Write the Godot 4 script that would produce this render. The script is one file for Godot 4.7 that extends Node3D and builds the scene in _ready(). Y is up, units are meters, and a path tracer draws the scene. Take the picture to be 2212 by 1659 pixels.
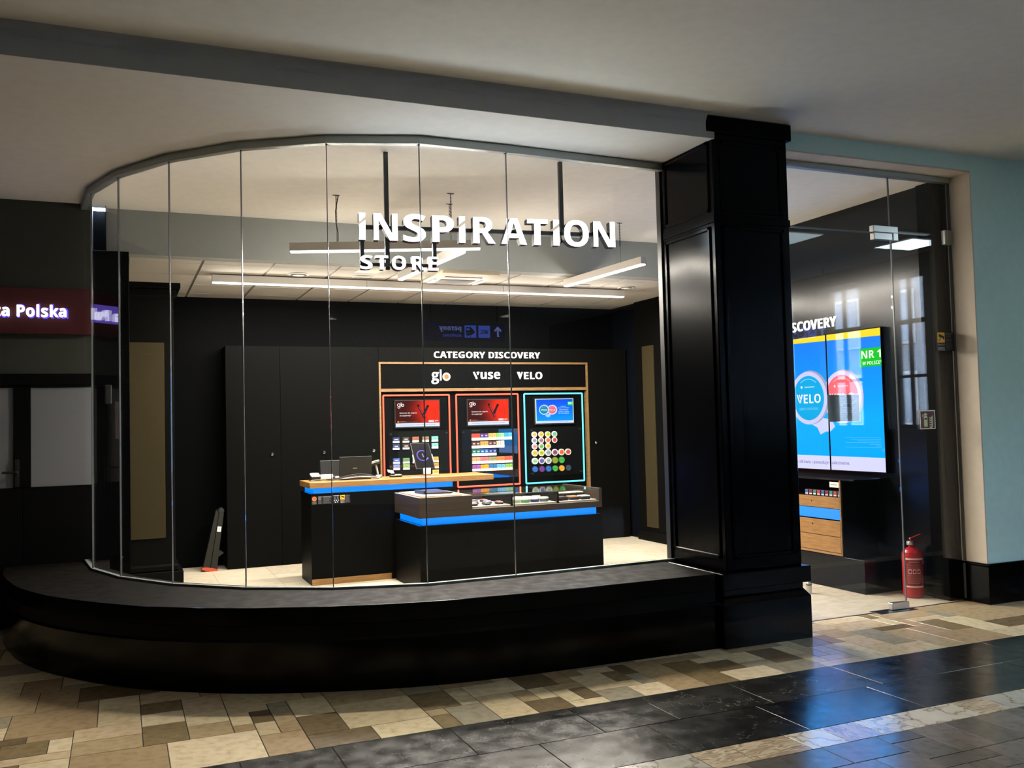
extends Node3D
# A shop with a curved glass front in a dim station hall. World: x along the shop front, -z into the shop, camera at x = z = 0.

# ------------------------------------------------------------------ mesh builder
class G:
	var v := PackedVector3Array()
	var n := PackedVector3Array()
	var u := PackedVector2Array()
	var ix := PackedInt32Array()
	func quad(a: Vector3, b: Vector3, c: Vector3, d: Vector3, uvs = null) -> void:   # counter-clockwise seen from the front
		var nn := (b - a).cross(c - a)
		if nn.length_squared() < 1e-16:
			nn = (c - a).cross(d - a)
		nn = nn.normalized()
		var k := v.size()
		v.append_array([a, b, c, d])
		n.append_array([nn, nn, nn, nn])
		if uvs == null:
			var s := (b - a).length()
			var t := (d - a).length()
			u.append_array([Vector2(0, t), Vector2(s, t), Vector2(s, 0), Vector2(0, 0)])
		else:
			u.append_array(uvs)
		ix.append_array([k, k + 2, k + 1, k, k + 3, k + 2])
	func tri(a: Vector3, b: Vector3, c: Vector3) -> void:
		var nn := (b - a).cross(c - a).normalized()
		var k := v.size()
		v.append_array([a, b, c])
		n.append_array([nn, nn, nn])
		u.append_array([Vector2(a.x, a.z), Vector2(b.x, b.z), Vector2(c.x, c.z)])
		ix.append_array([k, k + 2, k + 1])
	func box(lo: Vector3, hi: Vector3, ch := 0.0, t := Transform3D()) -> G:           # ch: chamfer of all edges
		var c := minf(ch, minf(hi.x - lo.x, minf(hi.y - lo.y, hi.z - lo.z)) * 0.45)
		var mid := (lo + hi) * 0.5
		var e := (hi - lo) * 0.5
		var ax := [Vector3.RIGHT, Vector3.UP, Vector3.BACK]
		for a in 3:
			for s in [-1.0, 1.0]:
				var w: Vector3 = ax[a] * s
				var p: Vector3 = ax[(a + 1) % 3]
				var q: Vector3 = ax[(a + 2) % 3]
				if s < 0:
					var swap := p
					p = q
					q = swap
				if absf(p.y) > 0.5:                       # keep u level on upright faces
					var keep := p
					p = q
					q = -keep
				var ew := absf(w.dot(e))
				var ep := absf(p.dot(e)) - c
				var eq := absf(q.dot(e)) - c
				var m := mid + w * ew
				quad(t * (m - p * ep - q * eq), t * (m + p * ep - q * eq), t * (m + p * ep + q * eq), t * (m - p * ep + q * eq))
		if c > 0.0:
			for a in 3:
				var b := (a + 1) % 3
				var d := (a + 2) % 3
				for s in [-1.0, 1.0]:
					for r in [-1.0, 1.0]:
						var A: Vector3 = ax[a] * s
						var B: Vector3 = ax[b] * r
						var D: Vector3 = ax[d]
						var ea: float = e[a]
						var eb: float = e[b]
						var ed: float = e[d] - c
						var p0 := mid + A * ea + B * (eb - c)
						var p1 := mid + A * (ea - c) + B * eb
						var qa := t * (p0 - D * ed)
						var qb := t * (p1 - D * ed)
						var qc := t * (p1 + D * ed)
						var qd := t * (p0 + D * ed)
						if s * r > 0:
							quad(qd, qc, qb, qa) if (qc - qd).cross(qb - qd).dot(t.basis * (A + B)) > 0 else quad(qa, qb, qc, qd)
						else:
							quad(qa, qb, qc, qd) if (qb - qa).cross(qc - qa).dot(t.basis * (A + B)) > 0 else quad(qd, qc, qb, qa)
			for s in [-1.0, 1.0]:
				for r in [-1.0, 1.0]:
					for q in [-1.0, 1.0]:
						var o := Vector3(s, r, q)
						var P := mid + Vector3(s * e.x, r * (e.y - c), q * (e.z - c))
						var Q := mid + Vector3(s * (e.x - c), r * e.y, q * (e.z - c))
						var R := mid + Vector3(s * (e.x - c), r * (e.y - c), q * e.z)
						if (Q - P).cross(R - P).dot(o) > 0:
							tri(t * P, t * Q, t * R)
						else:
							tri(t * P, t * R, t * Q)
		return self
	func lathe(prof: Array, seg := 24, t := Transform3D(), smooth := true) -> G:       # prof: Vector2(radius, height) from bottom to top
		for i in prof.size() - 1:
			var a: Vector2 = prof[i]
			var b: Vector2 = prof[i + 1]
			var nn := Vector2(b.y - a.y, a.x - b.x)
			if nn.length() < 1e-7:
				continue
			nn = nn.normalized()
			for k in seg:
				var f0 := TAU * k / seg
				var f1 := TAU * (k + 1) / seg
				var d0 := Vector3(cos(f0), 0, -sin(f0))
				var d1 := Vector3(cos(f1), 0, -sin(f1))
				var m := v.size()
				v.append_array([t * (d0 * a.x + Vector3.UP * a.y), t * (d1 * a.x + Vector3.UP * a.y), t * (d1 * b.x + Vector3.UP * b.y), t * (d0 * b.x + Vector3.UP * b.y)])
				var n0 := (t.basis * (d0 * nn.x + Vector3.UP * nn.y)).normalized()
				var n1 := (t.basis * (d1 * nn.x + Vector3.UP * nn.y)).normalized()
				n.append_array([n0, n1, n1, n0])
				u.append_array([Vector2(float(k) / seg, 1.0 - float(i) / prof.size()), Vector2(float(k + 1) / seg, 1.0 - float(i) / prof.size()), Vector2(float(k + 1) / seg, 1.0 - float(i + 1) / prof.size()), Vector2(float(k) / seg, 1.0 - float(i + 1) / prof.size())])
				ix.append_array([m, m + 2, m + 1, m, m + 3, m + 2])
		return self
	func tube(path: Array, r: float, seg := 8, caps := true) -> G:
		var up := Vector3.UP
		var rings := []
		for i in path.size():
			var d: Vector3 = (path[mini(i + 1, path.size() - 1)] - path[maxi(i - 1, 0)]).normalized()
			var s := d.cross(up if absf(d.y) < 0.95 else Vector3.RIGHT).normalized()
			var w := s.cross(d).normalized()
			var ring := []
			for k in seg:
				var f := TAU * k / seg
				ring.append([path[i] + (s * cos(f) + w * sin(f)) * r, s * cos(f) + w * sin(f)])
			rings.append(ring)
		for i in path.size() - 1:
			for k in seg:
				var a = rings[i][k]
				var b = rings[i][(k + 1) % seg]
				var c = rings[i + 1][(k + 1) % seg]
				var d = rings[i + 1][k]
				var m := v.size()
				v.append_array([a[0], b[0], c[0], d[0]])
				n.append_array([a[1], b[1], c[1], d[1]])
				u.append_array([Vector2.ZERO, Vector2.RIGHT, Vector2.ONE, Vector2.DOWN])
				ix.append_array([m, m + 1, m + 2, m, m + 2, m + 3])
		if caps:
			for e in [0, path.size() - 1]:
				for k in range(1, seg - 1):
					if e == 0:
						tri(rings[e][0][0], rings[e][k][0], rings[e][k + 1][0])
					else:
						tri(rings[e][0][0], rings[e][k + 1][0], rings[e][k][0])
		return self
	func prism(poly: PackedVector2Array, y0: float, y1: float, t := Transform3D(), bottom := true) -> G:   # polygon in x, z (or in the plane t turns it to), raised along y
		var pl := poly
		var m := pl.size()
		var ar := 0.0
		for i in m:
			ar += pl[i].x * pl[(i + 1) % m].y - pl[(i + 1) % m].x * pl[i].y
		var sg := 1.0 if ar > 0 else -1.0
		for i in m:
			var a := pl[i]
			var b := pl[(i + 1) % m]
			var A := t * Vector3(a.x, y0, a.y)
			var B := t * Vector3(b.x, y0, b.y)
			var C := t * Vector3(b.x, y1, b.y)
			var D := t * Vector3(a.x, y1, a.y)
			var out := t.basis * (Vector3(b.y - a.y, 0, a.x - b.x) * sg)
			if (B - A).cross(C - A).dot(out) < 0:
				quad(B, A, D, C)
			else:
				quad(A, B, C, D)
		var tr := Geometry2D.triangulate_polygon(pl)
		for i in range(0, tr.size(), 3):
			for y in ([y0, y1] if bottom else [y1]):
				var A := t * Vector3(pl[tr[i]].x, y, pl[tr[i]].y)
				var B := t * Vector3(pl[tr[i + 1]].x, y, pl[tr[i + 1]].y)
				var C := t * Vector3(pl[tr[i + 2]].x, y, pl[tr[i + 2]].y)
				var want := t.basis * Vector3(0, 1 if y == y1 else -1, 0)
				if (B - A).cross(C - A).dot(want) < 0:
					tri(A, C, B)
				else:
					tri(A, B, C)
		return self
	func add(arr: Array, t: Transform3D) -> G:
		var k := v.size()
		for i in arr[0].size():
			v.append(t * arr[0][i])
			n.append((t.basis.inverse().transposed() * arr[1][i]).normalized())
			u.append(Vector2(arr[0][i].x, arr[0][i].y))
		for i in arr[2]:
			ix.append(k + i)
		return self
	func mesh() -> ArrayMesh:
		var a := []
		a.resize(Mesh.ARRAY_MAX)
		a[Mesh.ARRAY_VERTEX] = v
		a[Mesh.ARRAY_NORMAL] = n
		a[Mesh.ARRAY_TEX_UV] = u
		a[Mesh.ARRAY_INDEX] = ix
		var m := ArrayMesh.new()
		m.add_surface_from_arrays(Mesh.PRIMITIVE_TRIANGLES, a)
		return m

# ------------------------------------------------------------------ pictures for flat print
class Cv:
	var im: Image
	var s: Node3D
	var k := 2.0
	func _init(host: Node3D, w: int, h: int, c: Color) -> void:
		s = host
		im = Image.create_empty(w * 2, h * 2, false, Image.FORMAT_RGB8)
		im.fill(c)
	func rect(x: float, y: float, w: float, h: float, c: Color) -> void:
		im.fill_rect(Rect2i(roundi(x * k), roundi(y * k), roundi(w * k), roundi(h * k)), c)
	func poly(p: Array, c: Color) -> void:
		var lo := INF
		var hi := -INF
		for q in p:
			lo = minf(lo, q.y * k)
			hi = maxf(hi, q.y * k)
		for y in range(maxi(0, floori(lo)), mini(im.get_height() - 1, ceili(hi)) + 1):
			var xs := []
			var yy := y + 0.5
			for i in p.size():
				var a: Vector2 = p[i] * k
				var b: Vector2 = p[(i + 1) % p.size()] * k
				if (a.y <= yy) != (b.y <= yy):
					xs.append(a.x + (yy - a.y) / (b.y - a.y) * (b.x - a.x))
			xs.sort()
			for i in range(0, xs.size() - 1, 2):
				var x0 := roundi(xs[i])
				var w := roundi(xs[i + 1]) - x0
				if w > 0:
					im.fill_rect(Rect2i(x0, y, w, 1), c)
	func disc(x: float, y: float, rx: float, c: Color, ry := 0.0) -> void:
		var p := []
		for i in 64:
			p.append(Vector2(x + cos(TAU * i / 64) * rx, y + sin(TAU * i / 64) * (ry if ry > 0 else rx)))
		poly(p, c)
	func arc(x: float, y: float, r: float, w: float, a0: float, a1: float, c: Color, ryk := 1.0) -> void:
		var p := []
		for i in 49:
			var f := lerpf(a0, a1, i / 48.0)
			p.append(Vector2(x + cos(f) * (r + w), y + sin(f) * (r + w) * ryk))
		for i in 49:
			var f := lerpf(a1, a0, i / 48.0)
			p.append(Vector2(x + cos(f) * r, y + sin(f) * r * ryk))
		poly(p, c)
	func line(a: Vector2, b: Vector2, w: float, c: Color) -> void:
		var d := (b - a).normalized().orthogonal() * w * 0.5
		poly([a + d, b + d, b - d, a - d], c)
	func text(t: String, x: float, y: float, h: float, c: Color, bold := true, width := 0.0) -> void:   # x, y: top left of the letters; h: their height
		var g: Array = s.glyphs(t, bold)
		var b: AABB = g[3]
		var f := h / b.size.y
		var fx := f if width <= 0 else width / b.size.x
		for i in range(0, g[2].size(), 3):
			var q := []
			if g[1][g[2][i]].z < 0.5:
				continue
			for j in 3:
				var p: Vector3 = g[0][g[2][i + j]]
				q.append(Vector2(x + (p.x - b.position.x) * fx, y + (b.end.y - p.y) * f))
			poly(q, c)
	func tex() -> ImageTexture:
		im.resize(im.get_width() / 2, im.get_height() / 2, Image.INTERPOLATE_BILINEAR)
		return ImageTexture.create_from_image(im)

# ------------------------------------------------------------------ helpers
var used := {}
var glyph_cache := {}
var mats := {}
var rng := RandomNumberGenerator.new()

func numbered(called: String) -> String:
	if not used.has(called):
		used[called] = 0
		return called
	used[called] += 1
	return "%s_%03d" % [called, used[called]]

func tag(o: Node3D, label: String, category: String, group := "", kind := "") -> Node3D:
	o.set_meta("label", label)
	o.set_meta("category", category)
	if group != "":
		o.set_meta("group", group)
	if kind != "":
		o.set_meta("kind", kind)
	return o

func thing(called: String, label: String, category: String, at := Vector3.ZERO, group := "", kind := "") -> Node3D:
	var o := Node3D.new()
	o.name = numbered(called)
	add_child(o)
	o.position = at
	return tag(o, label, category, group, kind)

func part(called: String, g, m: Material, parent: Node3D, at := Vector3.ZERO) -> MeshInstance3D:
	var o := MeshInstance3D.new()
	o.mesh = g.mesh() if g is G else g
	o.material_override = m
	o.cast_shadow = GeometryInstance3D.SHADOW_CASTING_SETTING_ON
	o.name = numbered(called) if parent == self else called
	parent.add_child(o, true)
	o.position = at
	return o

func bx(lo: Vector3, hi: Vector3, ch := 0.0) -> G:
	return G.new().box(lo, hi, ch)

func copy(o: Node3D, called: String, label: String, group := "") -> Node3D:
	var r := o.duplicate()
	r.name = numbered(called)
	add_child(r)
	r.set_meta("label", label)
	if group != "":
		r.set_meta("group", group)
	return r

func font(bold: bool) -> SystemFont:
	var key := "font%s" % bold
	if not mats.has(key):
		var f := SystemFont.new()
		f.font_names = PackedStringArray(["Droid Sans"])
		f.font_weight = 700 if bold else 400
		mats[key] = f
	return mats[key]

func glyphs(t: String, bold := true, depth := 0.02) -> Array:    # [vertices, normals, indices, box]
	var key := "%s|%s" % [t, bold]
	if not glyph_cache.has(key):
		var m := TextMesh.new()
		m.font = font(bold)
		m.text = t
		m.font_size = 64
		m.pixel_size = 0.01
		m.curve_step = 1.5
		m.depth = depth
		var a := m.get_mesh_arrays()
		var vv: PackedVector3Array = a[Mesh.ARRAY_VERTEX]
		var nn: PackedVector3Array = a[Mesh.ARRAY_NORMAL]
		var ii: PackedInt32Array = a[Mesh.ARRAY_INDEX]
		var b := AABB(vv[0], Vector3.ZERO)
		for p in vv:
			b = b.expand(p)
		glyph_cache[key] = [vv, nn, ii, b]
	return glyph_cache[key]

# letters of t as solid shapes that fill a w x h box whose lower left front corner is at t's origin; depth goes back from there
func word(t: String, w: float, h: float, depth: float, bold := true, tr := Transform3D()) -> G:
	var g := glyphs(t, bold)
	var b: AABB = g[3]
	var f := Basis.from_scale(Vector3(w / b.size.x, h / b.size.y, depth / b.size.z))
	return G.new().add(g, tr * Transform3D(f, Vector3(-b.position.x * w / b.size.x, -b.position.y * h / b.size.y, -b.end.z * depth / b.size.z)))

# every letter of a line as a mesh of its own, laid out as the font does, filling w x h
func letters(t: String, w: float, h: float, depth: float, m: Material, parent: Node3D, tr: Transform3D, bold := true, called := "letter") -> void:
	var full: AABB = glyphs(t, bold)[3]
	var sx := w / full.size.x
	var sy := h / full.size.y
	for i in t.length():
		if t[i] == " ":
			continue
		var head := t.substr(0, i + 1)
		var hb: AABB = glyphs(head, bold)[3]
		var g := glyphs(t[i], bold)
		var b: AABB = g[3]
		# TextMesh centres its lines: the right edge of the head and the left edge of the whole give the place of the letter
		var x1 := hb.size.x
		var x0 := x1 - b.size.x
		var f := Basis.from_scale(Vector3(sx, sy, depth / b.size.z))
		var o := Vector3((x0 - b.position.x) * sx, (-full.position.y) * sy, -b.end.z * depth / b.size.z)
		part(called, G.new().add(g, tr * Transform3D(f, o)), m, parent)

func mat(key: String, c: Color, rough := 0.6, metal := 0.0, spec := 0.5) -> StandardMaterial3D:   # c: linear
	if mats.has(key):
		return mats[key]
	var m := StandardMaterial3D.new()
	m.resource_name = key
	m.albedo_color = c.linear_to_srgb()
	m.roughness = rough
	m.metallic = metal
	m.metallic_specular = spec
	mats[key] = m
	return m

func glow(key: String, c: Color, k: float) -> StandardMaterial3D:
	if mats.has(key):
		return mats[key]
	var m := mat(key, c * 0.25, 0.5)
	m.emission_enabled = true
	m.emission = c.linear_to_srgb()
	m.emission_energy_multiplier = k
	return m

func noise_tex(seed_: int, freq: float, ramp: Array, type := FastNoiseLite.TYPE_SIMPLEX_SMOOTH, oct := 5, size := 512, warp := 0.0) -> NoiseTexture2D:
	var f := FastNoiseLite.new()
	f.noise_type = type
	f.seed = seed_
	f.frequency = freq
	f.fractal_octaves = oct
	if warp > 0.0:
		f.domain_warp_enabled = true
		f.domain_warp_amplitude = warp
		f.domain_warp_frequency = freq * 0.7
	var t := NoiseTexture2D.new()
	t.width = size
	t.height = size
	t.seamless = true
	t.generate_mipmaps = false
	t.noise = f
	if not ramp.is_empty():
		var g := Gradient.new()
		var offs := PackedFloat32Array()
		var cols := PackedColorArray()
		for r in ramp:
			offs.append(r[0])
			cols.append(r[1])
		g.offsets = offs
		g.colors = cols
		t.color_ramp = g
	return t

func tri_tex(m: StandardMaterial3D, t: Texture2D, scale: float, rough: Texture2D = null) -> StandardMaterial3D:
	m.albedo_texture = t
	m.uv1_triplanar = true
	m.uv1_world_triplanar = true
	m.uv1_scale = Vector3.ONE * scale
	if rough:
		m.roughness_texture = rough
	return m

func screen_mat(key: String, t: Texture2D, k: float) -> StandardMaterial3D:
	var m := mat(key, Color(0.003, 0.003, 0.003), 0.3, 0.0, 0.12)
	m.emission_enabled = true
	m.emission_texture = t
	m.emission_operator = BaseMaterial3D.EMISSION_OP_MULTIPLY
	m.emission = Color.WHITE
	m.emission_energy_multiplier = k
	return m

func print_mat(key: String, t: Texture2D, rough := 0.5) -> StandardMaterial3D:
	var m := mat(key, Color.WHITE, rough)
	m.albedo_texture = t
	return m

func area(called: String, at: Vector3, dir: Vector3, along: Vector3, size: Vector2, c: Color, e: float, parent: Node3D = null) -> void:
	var l := AreaLight3D.new()
	l.name = called
	l.area_size = size
	l.light_color = c.linear_to_srgb()
	l.light_energy = e
	l.shadow_enabled = true
	l.area_range = 40.0
	var z := -dir.normalized()
	var x := (along - z * along.dot(z)).normalized()
	(parent if parent else self).add_child(l, true)
	l.global_transform = Transform3D(Basis(x, z.cross(x), z), at)

# a flat printed sheet: lower left corner, right and up edges
func sheet(lo: Vector3, r: Vector3, up: Vector3, thick: float) -> G:
	var g := G.new()
	var nn := r.cross(up).normalized() * thick
	var a := lo + nn
	g.quad(a, a + r, a + r + up, a + up, [Vector2(0, 1), Vector2(1, 1), Vector2(1, 0), Vector2(0, 0)])
	var e := [Vector2(0.01, 0.01), Vector2(0.02, 0.01), Vector2(0.02, 0.02), Vector2(0.01, 0.02)]
	g.quad(lo + r, lo, lo + up, lo + r + up, e)
	g.quad(lo, lo + r, a + r, a, e)
	g.quad(lo + r + up, lo + up, a + up, a + r + up, e)
	g.quad(lo + up, lo, a, a + up, e)
	g.quad(lo + r, lo + r + up, a + r + up, a + r, e)
	return g

const GLASS_LINE := [[-0.27, -8.72], [-0.202, -8.119], [0.002, -7.536], [0.338, -6.989], [0.786, -6.541], [1.315, -6.218], [1.918, -6.029], [2.57, -6.029], [3.955, -6.09]]
const SILL_LINE := [[-0.885, -8.735], [-0.876, -8.52], [-0.845, -8.2], [-0.763, -7.81], [-0.665, -7.46], [-0.49, -7.07], [-0.286, -6.747], [-0.062, -6.456], [0.165, -6.225], [0.455, -6.005], [0.71, -5.845], [0.96, -5.73], [1.26, -5.615], [1.58, -5.52], [1.9, -5.46], [2.3, -5.425], [2.7, -5.41], [3.25, -5.405], [3.828, -5.402]]
const SILL_H := 0.515
const DOOR_Z := -5.757
const SOFFIT := 3.6
const HALL_H := 3.77

func _ready() -> void:
	rng.seed = 7
	# ---------------- camera, sky, exposure
	var cam := Camera3D.new()
	cam.name = "camera"
	add_child(cam)
	cam.position = Vector3(0, 1.6, 0)
	cam.rotation = Vector3(0.042625, -0.403743, -0.025038)
	cam.fov = 45.32
	cam.near = 0.05
	cam.far = 200.0
	cam.current = true
	var env := Environment.new()
	env.background_mode = Environment.BG_SKY
	var sky := Sky.new()
	var sm := ProceduralSkyMaterial.new()
	sm.sky_top_color = Color(0.62, 0.72, 0.86)
	sm.sky_horizon_color = Color(0.8, 0.86, 0.92)
	sm.ground_bottom_color = Color(0.3, 0.3, 0.3)
	sm.ground_horizon_color = Color(0.5, 0.5, 0.52)
	sm.energy_multiplier = 150.0        # daylight; it comes in through the street windows only
	sky.sky_material = sm
	env.sky = sky
	env.tonemap_mode = Environment.TONE_MAPPER_LINEAR
	env.tonemap_exposure = 1.0
	env.sdfgi_enabled = true
	env.ssao_enabled = true
	env.ssil_enabled = true
	var we := WorldEnvironment.new()
	we.name = "environment"
	we.environment = env
	add_child(we)
	materials()
	shell()
	floors()
	bay()
	entrance()
	left_side()
	shop_ceiling()
	sign_letters()
	cabinets()
	display_wall()
	service_counter()
	glass_counter()
	right_wall()
	hall_behind()
	street()

const WINDOWS := [[-2.32, -1.6], [-1.15, -0.28], [0.3, 1.2], [1.9, 2.8]]  # the last two are unseen windows added to let in more daylight

# ------------------------------------------------------------------ materials
func materials() -> void:
	var grain := Image.create_empty(512, 512, false, Image.FORMAT_RGB8)     # oak: long streaks with pores
	var fn := FastNoiseLite.new()
	fn.seed = 3
	fn.frequency = 0.02
	fn.fractal_octaves = 4
	for y in 512:
		for x in 512:
			var q := fn.get_noise_2d(x * 0.22, y * 3.2) * 0.5 + 0.5
			var p := fn.get_noise_2d(x * 0.6 + 900.0, y * 9.0) * 0.5 + 0.5
			var k := clampf(0.62 + 0.5 * (q - 0.5) + 0.35 * (p - 0.5), 0, 1)
			grain.set_pixel(x, y, Color(0.42, 0.27, 0.12).lerp(Color(0.83, 0.64, 0.38), k))
	var oak := mat("oak", Color(0.62, 0.60, 0.56), 0.45)
	oak.albedo_texture = ImageTexture.create_from_image(grain)
	oak.uv1_scale = Vector3(1.2, 1.2, 1)
	var paleoak := mat("pale_oak", Color(0.42, 0.45, 0.50), 0.5)
	paleoak.albedo_texture = oak.albedo_texture
	var plaster := noise_tex(11, 0.03, [[0.0, Color(0.97, 0.97, 0.97)], [1.0, Color(1, 1, 1)]])
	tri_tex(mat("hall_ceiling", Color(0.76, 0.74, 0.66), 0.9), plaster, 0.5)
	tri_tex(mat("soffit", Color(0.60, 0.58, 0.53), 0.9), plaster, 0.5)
	tri_tex(mat("shop_ceiling", Color(0.88, 0.86, 0.79), 0.9), plaster, 0.5)  # soffit plaster again, lightened to put the shop's lamp light into its colour
	tri_tex(mat("shaded_beam_face", Color(0.40, 0.405, 0.39), 0.9), plaster, 0.5)  # darker grey puts in the shade of a face turned from the lamps
	tri_tex(mat("beam_grey", Color(0.29, 0.31, 0.30), 0.9), plaster, 0.5)
	tri_tex(mat("teal", Color(0.57, 0.78, 0.71), 0.85), plaster, 0.6)
	tri_tex(mat("cream", Color(0.62, 0.55, 0.45), 0.85), plaster, 0.6)
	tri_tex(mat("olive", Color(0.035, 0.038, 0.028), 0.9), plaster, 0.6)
	mat("tile_white", Color(0.47, 0.45, 0.40), 0.95)
	mat("grid_metal", Color(0.17, 0.155, 0.125), 0.6)
	mat("black_wall", Color(0.0014, 0.0016, 0.002), 0.5, 0.0, 0.12)
	mat("black_gloss", Color(0.003, 0.004, 0.006), 0.2, 0.0, 0.3)
	mat("black_lacquer", Color(0.0032, 0.0032, 0.0029), 0.4, 0.0, 0.12)
	mat("black_board", Color(0.0025, 0.0025, 0.0025), 0.4, 0.0, 0.12)
	mat("near_black", Color(0.003, 0.003, 0.003), 0.5, 0.0, 0.2)
	mat("pillar_black", Color(0.0015, 0.0018, 0.0025), 0.2, 0.0, 0.17)
	var vein := noise_tex(21, 0.011, [[0.0, Color(0.045, 0.045, 0.045)], [0.47, Color(0.05, 0.05, 0.05)], [0.5, Color(0.16, 0.16, 0.15)], [0.53, Color(0.05, 0.05, 0.05)], [1.0, Color(0.04, 0.04, 0.045)]], FastNoiseLite.TYPE_SIMPLEX_SMOOTH, 4, 1024, 30.0)
	tri_tex(mat("black_granite", Color(0.08, 0.08, 0.085), 0.16, 0.0, 0.27), vein, 0.6)
	var sill := noise_tex(22, 0.012, [[0.0, Color(0.16, 0.15, 0.135)], [0.5, Color(0.26, 0.245, 0.22)], [1.0, Color(0.37, 0.35, 0.31)]], FastNoiseLite.TYPE_SIMPLEX_SMOOTH, 5, 1024, 20.0)
	var sill_r := noise_tex(23, 0.02, [[0.0, Color(0.45, 0.45, 0.45)], [1.0, Color(0.7, 0.7, 0.7)]])
	var st := tri_tex(mat("honed_stone", Color(0.062, 0.055, 0.043), 1.0, 0.0, 0.18), sill, 0.7, sill_r)
	# hall floor stones
	var beige := noise_tex(31, 0.014, [[0.0, Color(0.84, 0.81, 0.77)], [0.22, Color(0.92, 0.9, 0.87)], [0.5, Color(0.97, 0.96, 0.94)], [1.0, Color(1, 1, 1)]], FastNoiseLite.TYPE_SIMPLEX_SMOOTH, 6, 1024, 35.0)
	var polish := noise_tex(36, 0.03, [[0.0, Color(0.13, 0.13, 0.13)], [1.0, Color(0.27, 0.27, 0.27)]])
	var tones := [Color(0.84, 0.725, 0.475), Color(0.74, 0.62, 0.40), Color(0.90, 0.765, 0.53), Color(0.55, 0.43, 0.26), Color(0.76, 0.60, 0.40), Color(0.30, 0.23, 0.125), Color(0.22, 0.165, 0.095), Color(0.42, 0.38, 0.28), Color(0.50, 0.37, 0.22)]
	for i in tones.size():
		tri_tex(mat("beige%d" % i, tones[i], 1.0, 0.0, 0.36), beige, 0.9, polish).uv1_offset = Vector3(i * 0.37, i * 0.21, i * 0.53)
	var greys := [Color(0.17, 0.155, 0.135), Color(0.22, 0.19, 0.165), Color(0.13, 0.12, 0.105), Color(0.07, 0.062, 0.054), Color(0.24, 0.19, 0.16)]
	for i in greys.size():
		tri_tex(mat("grey%d" % i, greys[i], 1.0, 0.0, 0.36), beige, 0.9, polish).uv1_offset = Vector3(i * 0.31, i * 0.27, i * 0.43)
	var dark := noise_tex(32, 0.009, [[0.0, Color(0.16, 0.16, 0.155)], [0.38, Color(0.2, 0.2, 0.195)], [0.485, Color(0.22, 0.22, 0.21)], [0.5, Color(0.62, 0.62, 0.58)], [0.515, Color(0.21, 0.21, 0.2)], [0.7, Color(0.27, 0.265, 0.255)], [1.0, Color(0.32, 0.31, 0.3)]], FastNoiseLite.TYPE_SIMPLEX_SMOOTH, 6, 1024, 60.0)
	for i in 4:
		var d := tri_tex(mat("dark%d" % i, [Color(0.36, 0.36, 0.36), Color(0.46, 0.46, 0.45), Color(0.22, 0.22, 0.23), Color(0.54, 0.52, 0.5)][i], 1.0, 0.0, 0.36), dark, 0.45, polish)
		d.uv1_offset = Vector3(i * 0.23, 0, i * 0.41)
	var white := noise_tex(33, 0.005, [[0.0, Color(0.98, 0.95, 0.9)], [0.42, Color(0.93, 0.9, 0.84)], [0.485, Color(0.78, 0.73, 0.66)], [0.5, Color(0.5, 0.43, 0.36)], [0.515, Color(0.82, 0.77, 0.7)], [0.62, Color(0.95, 0.92, 0.86)], [1.0, Color(0.84, 0.8, 0.75)]], FastNoiseLite.TYPE_SIMPLEX_SMOOTH, 5, 1024, 40.0)
	var streak := noise_tex(35, 0.012, [[0.0, Color(0.72, 0.66, 0.58)], [0.35, Color(0.9, 0.86, 0.78)], [0.48, Color(0.6, 0.53, 0.45)], [0.52, Color(0.95, 0.92, 0.86)], [0.68, Color(0.7, 0.64, 0.56)], [1.0, Color(0.97, 0.94, 0.88)]], FastNoiseLite.TYPE_SIMPLEX_SMOOTH, 4, 512, 20.0)
	var wt := [Color(0.9, 0.88, 0.8), Color(0.85, 0.78, 0.66), Color(0.55, 0.57, 0.54), Color(0.75, 0.62, 0.55)]
	for i in 4:
		var w := tri_tex(mat("white%d" % i, wt[i], 1.0), streak if i == 1 or i == 3 else white, 0.7, polish)
		w.uv1_offset = Vector3(i * 0.29, 0, i * 0.37)
		if i == 1 or i == 3:
			w.uv1_scale = Vector3(0.35, 0.35, 2.0) if i == 1 else Vector3(2.0, 0.4, 0.5)
	var shopstone := noise_tex(34, 0.02, [[0.0, Color(0.84, 0.8, 0.74)], [0.5, Color(0.96, 0.94, 0.9)], [1.0, Color(1, 1, 1)]], FastNoiseLite.TYPE_SIMPLEX_SMOOTH, 6, 512, 30.0)
	var sf := tri_tex(mat("shop_stone", Color(0.62, 0.58, 0.48), 0.35), shopstone, 1.0)
	sf.uv1_scale = Vector3(0.4, 1, 1.6)
	tri_tex(mat("shop_stone_b", Color(0.57, 0.53, 0.44), 0.35), shopstone, 1.0).uv1_offset = Vector3(0.4, 0, 0.2)
	mat("mortar", Color(0.02, 0.017, 0.012), 0.9)
	mat("shop_mortar", Color(0.35, 0.31, 0.25), 0.9)
	# glass and metals
	var gl := mat("pane_glass", Color(0.2, 0.25, 0.25), 0.0, 0.0, 0.37)
	gl.transparency = BaseMaterial3D.TRANSPARENCY_ALPHA
	gl.albedo_color.a = 0.002
	var ac := mat("acrylic", Color(0.2, 0.25, 0.25), 0.02)
	ac.transparency = BaseMaterial3D.TRANSPARENCY_ALPHA
	ac.albedo_color.a = 0.004
	mat("seal", Color(0.10, 0.11, 0.11), 0.25)
	mat("steel", Color(0.55, 0.55, 0.54), 0.28, 1.0)
	mat("rail_metal", Color(0.34, 0.37, 0.35), 0.4, 0.7)
	mat("dark_metal", Color(0.012, 0.013, 0.015), 0.35, 0.0)
	mat("chrome", Color(0.8, 0.8, 0.8), 0.12, 1.0)
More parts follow.
